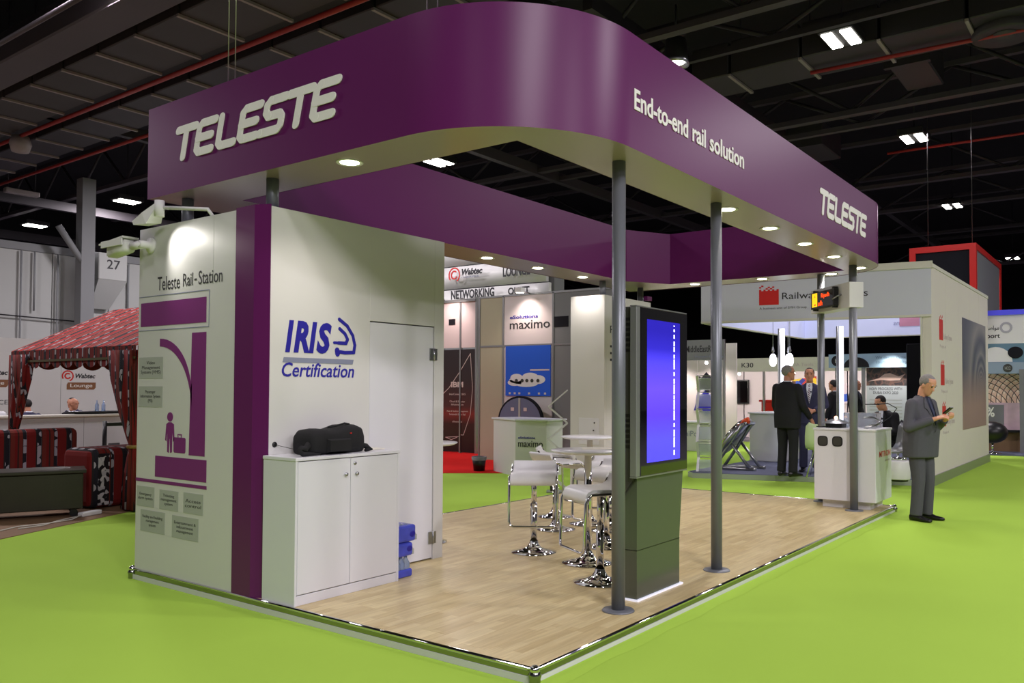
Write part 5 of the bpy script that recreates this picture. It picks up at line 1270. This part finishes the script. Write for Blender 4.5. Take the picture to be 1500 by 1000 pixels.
text('lettering', 'maximo', Vector((7.81,6.27,.5))+e1*.05+n1*.003, FR, .44, .11, 'txt', t, bold=.005, t=.003)
text('lettering', 'eSolutions', Vector((7.81,6.27,.64))+e1*.05+n1*.003, FR, .3, .04, 'blue_print', t, bold=.02, t=.003)
t = thing('round_dial_board', 'half round grey blue dial board behind the faceted counter', 'display', (9.6,7.4,.9))
b = B(); b.prism([(.56*math.cos(k*PI/20),.5*math.sin(k*PI/20)) for k in range(41)], (9.7,7.6,.85), (0,-1,0), Zv, (-1,0,0), .06); b.build('ring', 'navy_drape', t, world=True)
b = B(); b.prism([(.52*math.cos(k*PI/20),.46*math.sin(k*PI/20)) for k in range(41)], (9.64,7.6,.85), (0,-1,0), Zv, (-1,0,0), .006); b.build('face', mat('slate_face',(104,112,140),.4), t, world=True)
rect('spoke', (9.63,7.63,.85), LEFT, .05, .46, 'gt', t)
rect('icon_print', (9.63,7.82,1.05), LEFT, .08, .07, 'ibm_txt', t); rect('icon_print', (9.63,7.5,1.05), LEFT, .08, .07, 'ibm_txt', t)
b = B(); b.box((9.66,7.3,0),(9.72,7.9,.9)); b.build('support', 'hall_col', t, world=True)
# poster wall with sail
t = thing('sail_poster_stand', 'stand with dark red sail poster on red carpet left of the pinkish stand', 'exhibition stand', (11,10.8,0))
pm_ = ramp_mat('sail_poster', [(0,(26,18,20)),(.28,(60,20,20)),(.38,(130,40,34)),(.45,(78,34,32)),(.7,(50,36,36)),(1,(40,32,34))], lambda nt, tc: mathn(nt, 'DIVIDE', axis(nt, tc, 2), 2.4), .4, 'LINEAR')
b = B(); b.box((11,9.92,.02),(11.05,12.2,2.4)); ps = b.build('sail_poster', pm_, t, world=True)
strokes('sail_print', [[(.1,.35),(.3,.3),(.5,.36)],[(.62,.42),(.72,.42),(.95,.9),(1.02,1.5),(.94,2.3)],[(.94,2.3),(.6,1.9),(.2,1.5),(-.1,1.3)],[(.12,.35),(.55,.38)]], .014, (11,10.95,0), LEFT, .9, 1, 'ibm_txt', ps)
text('lettering', 'IBM', (11,10.7,1.52), LEFT, .38, .13, 'ibm_txt', ps, bold=.03, t=.004)
for s_, z_, w_ in [('InterConnect 2015',1.34,.5),('Cloud & Smarter',1.17,.48),('Infrastructure',1.1,.38),('Asset & Facilities Management',.94,.66),('Sustainable Smart Rail',.87,.5),('#SmarterRail',.7,.3)]:
    text('lettering', s_, (11,10.5+w_/2,z_), LEFT, w_, .045, 'ibm_txt', ps, t=.004)
for (ya, yb) in ((12.2,11.0),(10.97,10.42),(10.4,9.95)):
    b = B(); b.box((11,yb,2.44),(11.04,ya,3.5)); b.build('wall_panel', mat('pink_lit',(222,206,206),.6) if 'pink_lit' not in bpy.data.materials else bpy.data.materials['pink_lit'], t, world=True)
for y in (10.985,10.41,9.93):
    b = B(); b.box((10.98,y-.02,0),(11.06,y+.02,3.6)); b.build('post', 'silver', t, world=True)
b = B(); b.box((10.95,9.93,3.5),(11.06,12.2,3.56)); b.build('rail', 'silver', t, world=True)
b = B(); b.box((10.99,10.58,2.98),(11,10.78,3.12)); b.build('sign_plate', 'navy_drape', t, world=True)
o_ = spot(t, (0,0,0), (1,0,0), 40, 120, .9, (1,.8,.74)); o_.parent = None; o_.location = (10.5,10.5,3.6); o_.rotation_euler = (Vector((11.,10.6,2.9))-Vector(o_.location)).to_track_quat('-Z','Y').to_euler(); o_.parent = t; o_.matrix_parent_inverse = basis(t).inverted()
t = thing('waste_bin', 'small black waste bin with a clear liner on the red carpet', 'bin', (8.05,7.29,.008))
b = B(); b.lathe([(0,0),(.1,0),(.13,.25),(.12,.25),(.09,.02),(0,.02)], (8.05,7.29,.01), 20); b.build('tub', 'black', t, world=True)
b = B(); b.lathe([(.134,.19),(.138,.255),(.125,.262),(.118,.22)], (8.05,7.29,.01), 20); b.build('liner', 'acrylic', t, world=True)
# networking tower sign
t = thing('lounge_tower', 'stack of curved white sign boards for the lounge behind the stands', 'sign', (16,14,0))
for i, (z0, z1, y1_) in enumerate([(5.34,6.2,11.3),(4.62,5.3,11.6),(3.9,4.58,11.5)]):
    b = B(); q = []
    n_ = 12
    fr_ = [(16-.1*math.sin(k/n_*PI), 17.5-(17.5-y1_)*k/n_) for k in range(n_+1)]
    b.loft([[(x,y,z0),(x+.12,y,z0),(x+.12,y,z1),(x,y,z1)] for x,y in fr_]); b.build('sign_board', 'white', t, world=True)
b = B(); b.box((16.2,11.45,0),(16.7,17.5,6.6)); b.build('core', 'hall_col', t, world=True)
text('lettering', 'LOUNGE', (15.86,13.1,4.83), LEFT, 1.02, .3, 'txt', t, bold=.03, t=.01)
text('lettering', 'Wabtec', (15.76,14.66,4.99), LEFT, .84, .2, 'txt', t, bold=.04, shear=.25, t=.01)
text('lettering', 'CORPORATION', (15.76,14.66,4.9), LEFT, .7, .05, 'grey_print', t, t=.01)
strokes('emblem', [[(.22*math.cos(a),.22*math.sin(a)) for a in [-.3*PI+1.5*PI*k/12 for k in range(13)]],[(.12*math.cos(a),.12*math.sin(a)) for a in [.3*PI+1.5*PI*k/10 for k in range(11)]]], .045, (15.74,14.95,5.02), LEFT, 1, 1, 'red_print', t, t=.01)
text('lettering', 'NETWORKING', (15.76,15.1,4.26), LEFT, 1.75, .28, 'txt', t, bold=.03, t=.01)
text('lettering', 'QUIET', (15.86,12.9,4.24), LEFT, .8, .26, 'txt', t, bold=.03, t=.01)
text('lettering', 'ﻂﺳوﻷا قﺮﺸﻟا ﻲﻓ ﺔﻳﺪﻳﺪﺤﻟا', (15.78,14.5,5.42), LEFT, 1.9, .24, 'txt', t, t=.01)
text('lettering', 'Mid', (15.76,14.45,5.72), LEFT, .5, .2, 'txt', t, bold=.03, t=.01)
o_ = None

# ================================================================ LEFT BACKGROUND
# lounge wall and counter
t = thing('lounge_wall', 'white lounge wall with round red emblem and brown name plate', 'wall', (5,18,0))
for i in range(9):
    x0 = -3.5+i*1.3
    b = B(); b.box((x0+.004,18,0),(x0+1.296,18.08,2.58)); b.build('wall_panel', 'white', t, world=True)
def wab(x, z):
    strokes('emblem', [[(.12*math.cos(a),.12*math.sin(a)) for a in [-.35*PI+1.5*PI*k/12 for k in range(13)]],[(.06*math.cos(a),.06*math.sin(a)) for a in [.3*PI+1.5*PI*k/10 for k in range(11)]]], .03, (x,18,z), FRONT, 1, 1, 'red_print', t, t=.004)
    text('lettering', 'Wabtec', (x+.17,18,z-.05), FRONT, .46, .11, 'txt', t, bold=.03, shear=.25, t=.004)
    q = B(); q.prism([(0,0),(.62,0),(.66,.05),(.66,.17),(.03,.17),(0,.12)], (x-.02,18,z-.32),(1,0,0),Zv,(0,-1,0),.004); q.build('name_plate', mat('gold_brown',(128,84,54),.5) if 'gold_brown' not in bpy.data.materials else bpy.data.materials['gold_brown'], t, world=True)
    text('lettering', 'Lounge', (x+.06,17.996,z-.29), FRONT, .5, .11, 'letter_white', t, t=.004)
wab(5.75,1.75); wab(3.86,1.8)
text('lettering', 'EXPERIENCE', (3.6,18,1.1), FRONT, .9, .1, 'txt', t, t=.003)
t = thing('lounge_counter', 'long white counter wall behind the striped tent', 'counter', (3,13.4,0))
for i in range(6):
    x0 = -2+i*1.5
    b = B(); b.box((x0+.003,13.4,0),(x0+1.497,13.7,.95)); b.build('front_panel', mat('grey_white',(190,192,196),.5) if 'grey_white' not in bpy.data.materials else bpy.data.materials['grey_white'], t, world=True)
b = B(); b.box((-2,13.36,.95),(7,13.75,.99),.005); b.build('top', 'offwhite', t, world=True)
for (x, y, rz, lb, jk_, hr_) in [(4.7,15.6,-60,'bald person in a dark suit seated in the lounge','suit_black','skin2'),(5.45,16.9,200,'second seated person in a blue grey shirt in the lounge','suit_navy','hair_dark'),(3.75,15.0,100,'dark haired person leaning left of the lounge table','suit_navy','hair_dark')]:
    person(lb, (x,y,0), math.radians(rz), dict(seat_pose, lean=.15, hpitch=.1, hip=.5), dict(skin='skin2', hair=hr_, jacket=jk_, trousers='suit_black', shirt='shirt_white'), .95, .018)
t = thing('serving_tray', 'flat black oval tray on the lounge counter', 'tray', (4.1,13.5,.99))
b = B(); b.lathe([(0,.012),(.5,.012),(.62,.05),(.64,.05),(.5,0),(0,0)], (4.4,13.55,.992), 28)
for v in b.bm.verts: v.co.y = 13.55+(v.co.y-13.55)*.25
b.build('dish', 'black', t, world=True)
for (x, lb) in [(4.3,'clear bottle on the black tray, left'),(4.42,'clear bottle on the black tray, right')]:
    t = thing('bottle', lb, 'bottle', (x,13.55,1.005), 0, 'bottles on the lounge tray')
    b = B(); b.lathe([(0,0),(.035,0),(.035,.15),(.012,.2),(.012,.24),(0,.24)], (x,13.55,1.006), 14); b.build('glass', 'water', t, world=True)
for (x, y, lb) in [(2.6,14.6,'white lounge armchair left of the seated people'),(5.8,14.8,'white lounge armchair right of the seated people'),(1.2,14.4,'white lounge armchair at the left picture edge')]:
    t = thing('lounge_armchair', lb, 'armchair', (x,y,0), 0)
    b = B(); b.box((x-.4,y-.3,.1),(x+.4,y+.35,.5),.08,seg=3); b.build('seat', 'seat_white', t, world=True)
    b = B(); b.box((x-.45,y-.4,.4),(x+.45,y-.25,1.05),.07,seg=3); b.build('backrest', 'seat_white', t, world=True)
    for s_ in (-1,1):
        b = B(); b.box((x+s_*.42-.06,y-.3,0),(x+s_*.42+.06,y+.35,.7),.05,seg=2); b.build('armrest', 'seat_white', t, world=True)
# striped majlis tent
t = thing('majlis_tent', 'open tent in red striped woven cloth with tied back curtains', 'tent', (1.8,9,0))
ex, ya, yb, ez, rx_, rz2 = 1.8, 7.35, 10.85, 2.0, 3.25, 2.72
n_ = 14
b = B(); b.loft([[(ex-.01,yb,ez),(rx_,yb+.0,rz2),(rx_,yb+.02,rz2+.01),(ex-.01,yb+.02,ez+.01)],[(ex-.01,ya,ez),(rx_,ya,rz2),(rx_,ya-.0,rz2+.01),(ex-.01,ya,ez+.01)]], smooth=False); b.build('roof_slope', 'sadu_roof', t, world=True)
b = B(); b.loft([[(rx_,yb,rz2),(4.7,yb,ez),(4.7,yb+.02,ez+.01),(rx_,yb+.02,rz2+.01)],[(rx_,ya,rz2),(4.7,ya,ez),(4.7,ya,ez+.01),(rx_,ya,rz2+.01)]], smooth=False); b.build('roof_slope', 'sadu_roof', t, world=True)
def valance(p, q, name='valance'):
    b = B(); p = Vector(p); q = Vector(q); L = (q-p).length; N_ = 84; sc_n = max(3, round(L/.32)); pr = None
    for i in range(N_+1):
        f_ = i/N_; c_ = p.lerp(q, f_); dp = .14+.11*abs(math.sin(f_*sc_n*PI))**.5
        cur = [b.bm.verts.new(c_), b.bm.verts.new(c_-Vector((.0,0,.13))), b.bm.verts.new(c_-Vector((0,0,dp)))]
        if pr:
            for k in range(2): b.bm.faces.new((pr[k],pr[k+1],cur[k+1],cur[k]))
        pr = cur
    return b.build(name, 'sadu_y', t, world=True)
valance((ex-.02,yb,ez),(ex-.02,ya,ez)); valance((4.7,yb,ez),(4.7,ya,ez)); valance((ex,ya,ez),(4.7,ya,ez)); valance((ex,yb,ez),(4.7,yb,ez))
# gold fringe line
b = B(); b.box((ex-.035,ya,1.84),(ex-.028,yb,1.87)); b.build('fringe', mat('olive_trim',(92,84,52),.8), t, world=True)
def curtain(x, y, side, waist=.78, m='sadu_y'):
    """gathered curtain hanging from the eave, tied at the waist towards the post at y"""
    b = B(); rings = []
    for z_, w0, off in [(1.95,.62,.31),(1.6,.55,.26),(1.2,.36,.16),(.9,.18,.07),(waist,.1,.03),(.65,.16,.05),(.3,.3,.08),(.02,.34,.08)]:
        r = []
        for k in range(28):
            a = 2*PI*k/28; wv = 1+.18*math.sin(a*7)
            r.append((x+.07*math.sin(a)*wv*(.6+w0), y+side*off+w0/2*math.cos(a)*wv, z_))
        rings.append(r)
    b.loft(rings[::-1]); b.build('curtain', m, t, world=True)
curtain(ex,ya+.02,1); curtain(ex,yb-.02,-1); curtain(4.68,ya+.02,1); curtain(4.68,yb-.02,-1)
for y in (ya+.06,yb-.06):
    b = B(); b.lathe([(.07,-.02),(.085,0),(.07,.02)], (ex,y,.78), 14); b.build('tie_band', mat('brass_cord',(150,120,60),.5) if 'brass_cord' not in bpy.data.materials else bpy.data.materials['brass_cord'], t, world=True)
for x in (ex+.06,4.62):
    for y in (ya+.03,yb-.03):
        b = B(); b.cyl((x,y,.006),(x,y,ez),.025,n=8); b.build('pole', 'hall_col', t, world=True)
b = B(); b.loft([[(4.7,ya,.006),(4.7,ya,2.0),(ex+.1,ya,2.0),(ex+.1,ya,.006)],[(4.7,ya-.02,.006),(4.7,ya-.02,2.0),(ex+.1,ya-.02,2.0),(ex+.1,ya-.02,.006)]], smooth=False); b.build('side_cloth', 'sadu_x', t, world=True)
# sofas
t = thing('majlis_sofa', 'low sofa in dark red woven cloth at the left edge, behind the chest', 'sofa', (1.2,9.4,0))
b = B(); b.box((.3,8.95,.01),(2.6,9.7,.42),.06,seg=2); b.build('seat', 'sadu_x', t, world=True)
b = B(); b.box((.3,9.55,.3),(2.15,9.8,.93),.08,seg=3); b.build('backrest', 'sadu_x', t, world=True)
b = B(); b.tube([(1.6,8.88,.44),(2.2,8.86,.44),(2.6,8.9,.44)], .02, 8); b.build('piping', mat('magenta_trim',(150,20,70),.7), t, world=True)
t = thing('majlis_sofa', 'patterned end of the red woven sofa beside the white cabin', 'sofa', (1.86,8.02,0), math.radians(8))
b = B(); b.box((-.35,-.1,.01),(.9,.5,.74),.09,seg=3); b.build('side_block', 'sadu_x', t)
b = B(); b.box((-.2,.4,.2),(.9,.9,.42),.05); b.build('seat', 'sadu_x', t)
# patterned vertical band
b = B(); b.box((-.26,-.112,.05),(-.12,-.1,.68)); b.build('woven_band', abstract_print('woven_band', 22, [(30,28,32),(210,206,206),(34,30,36),(190,186,190)]), t)
t = thing('wooden_chest', 'dark low wooden chest on small wheels in front of the tent', 'chest', (.85,7.6,.006), math.atan2(-.3,.71))
cm = mat('dark_wood', (46,44,34), .35, noise=.2, nscale=12)
b = B(); b.box((-.55,0,.09),(.42,.5,.5),.01); b.build('body', cm, t)
b = B(); b.box((-.58,-.03,.5),(.45,.53,.54),.008); b.build('lid', cm, t)
for x in (-.48,.33):
    for y in (.05,.44):
        b = B(); b.cyl((x,y-.02,.045),(x,y+.02,.045),.044,n=14); b.build('wheel', 'black', t)
t = thing('barrier_post', 'black retractable belt barrier post behind the right tent curtain', 'barrier', (3.5,11.6,.006))
b = B(); b.lathe([(0,0),(.17,0),(.16,.02),(.03,.04)], (3.5,11.6,.007), 20); b.build('foot', 'black', t, world=True)
b = B(); b.cyl((3.5,11.6,.03),(3.5,11.6,.93),.035,n=12); b.build('post', 'black', t, world=True)
b = B(); b.box((3.5,11.57,.84),(5.0,11.6,.9)); b.build('belt', 'black', t, world=True)
t = thing('laptop_screen', 'small grey and white display standing in the tent', 'display', (2.2,9.1,.42))
b = B(); b.box((2.35,9.1,.44),(2.5,9.13,.72),.004, rot=Matrix.Rotation(-.12,3,'X')); b.build('screen_panel', 'hall_col', t, world=True)
b = B(); b.box((2.2,9.0,.43),(2.5,9.2,.44)); b.build('base', 'white_matte', t, world=True)
t = thing('power_strip', 'white power strip with cables on the brown floor by the chest', 'power strip', (1.3,7.4,.006), math.radians(20))
b = B(); b.box((-.1,0,.001),(.18,.08,.05),.008); b.build('strip_body', 'white_matte', t)
b = B(); b.tube([(-.1,.04,.02),(-.3,-.05,.008),(-.6,-.02,.008),(-.85,.1,.008),(-1.1,.05,.008)], .007, 6); b.tube([(-.1,.02,.02),(-.4,.03,.008),(-.7,-.08,.008),(-.95,-.02,.008)], .007, 6); b.build('cable', 'offwhite', t)
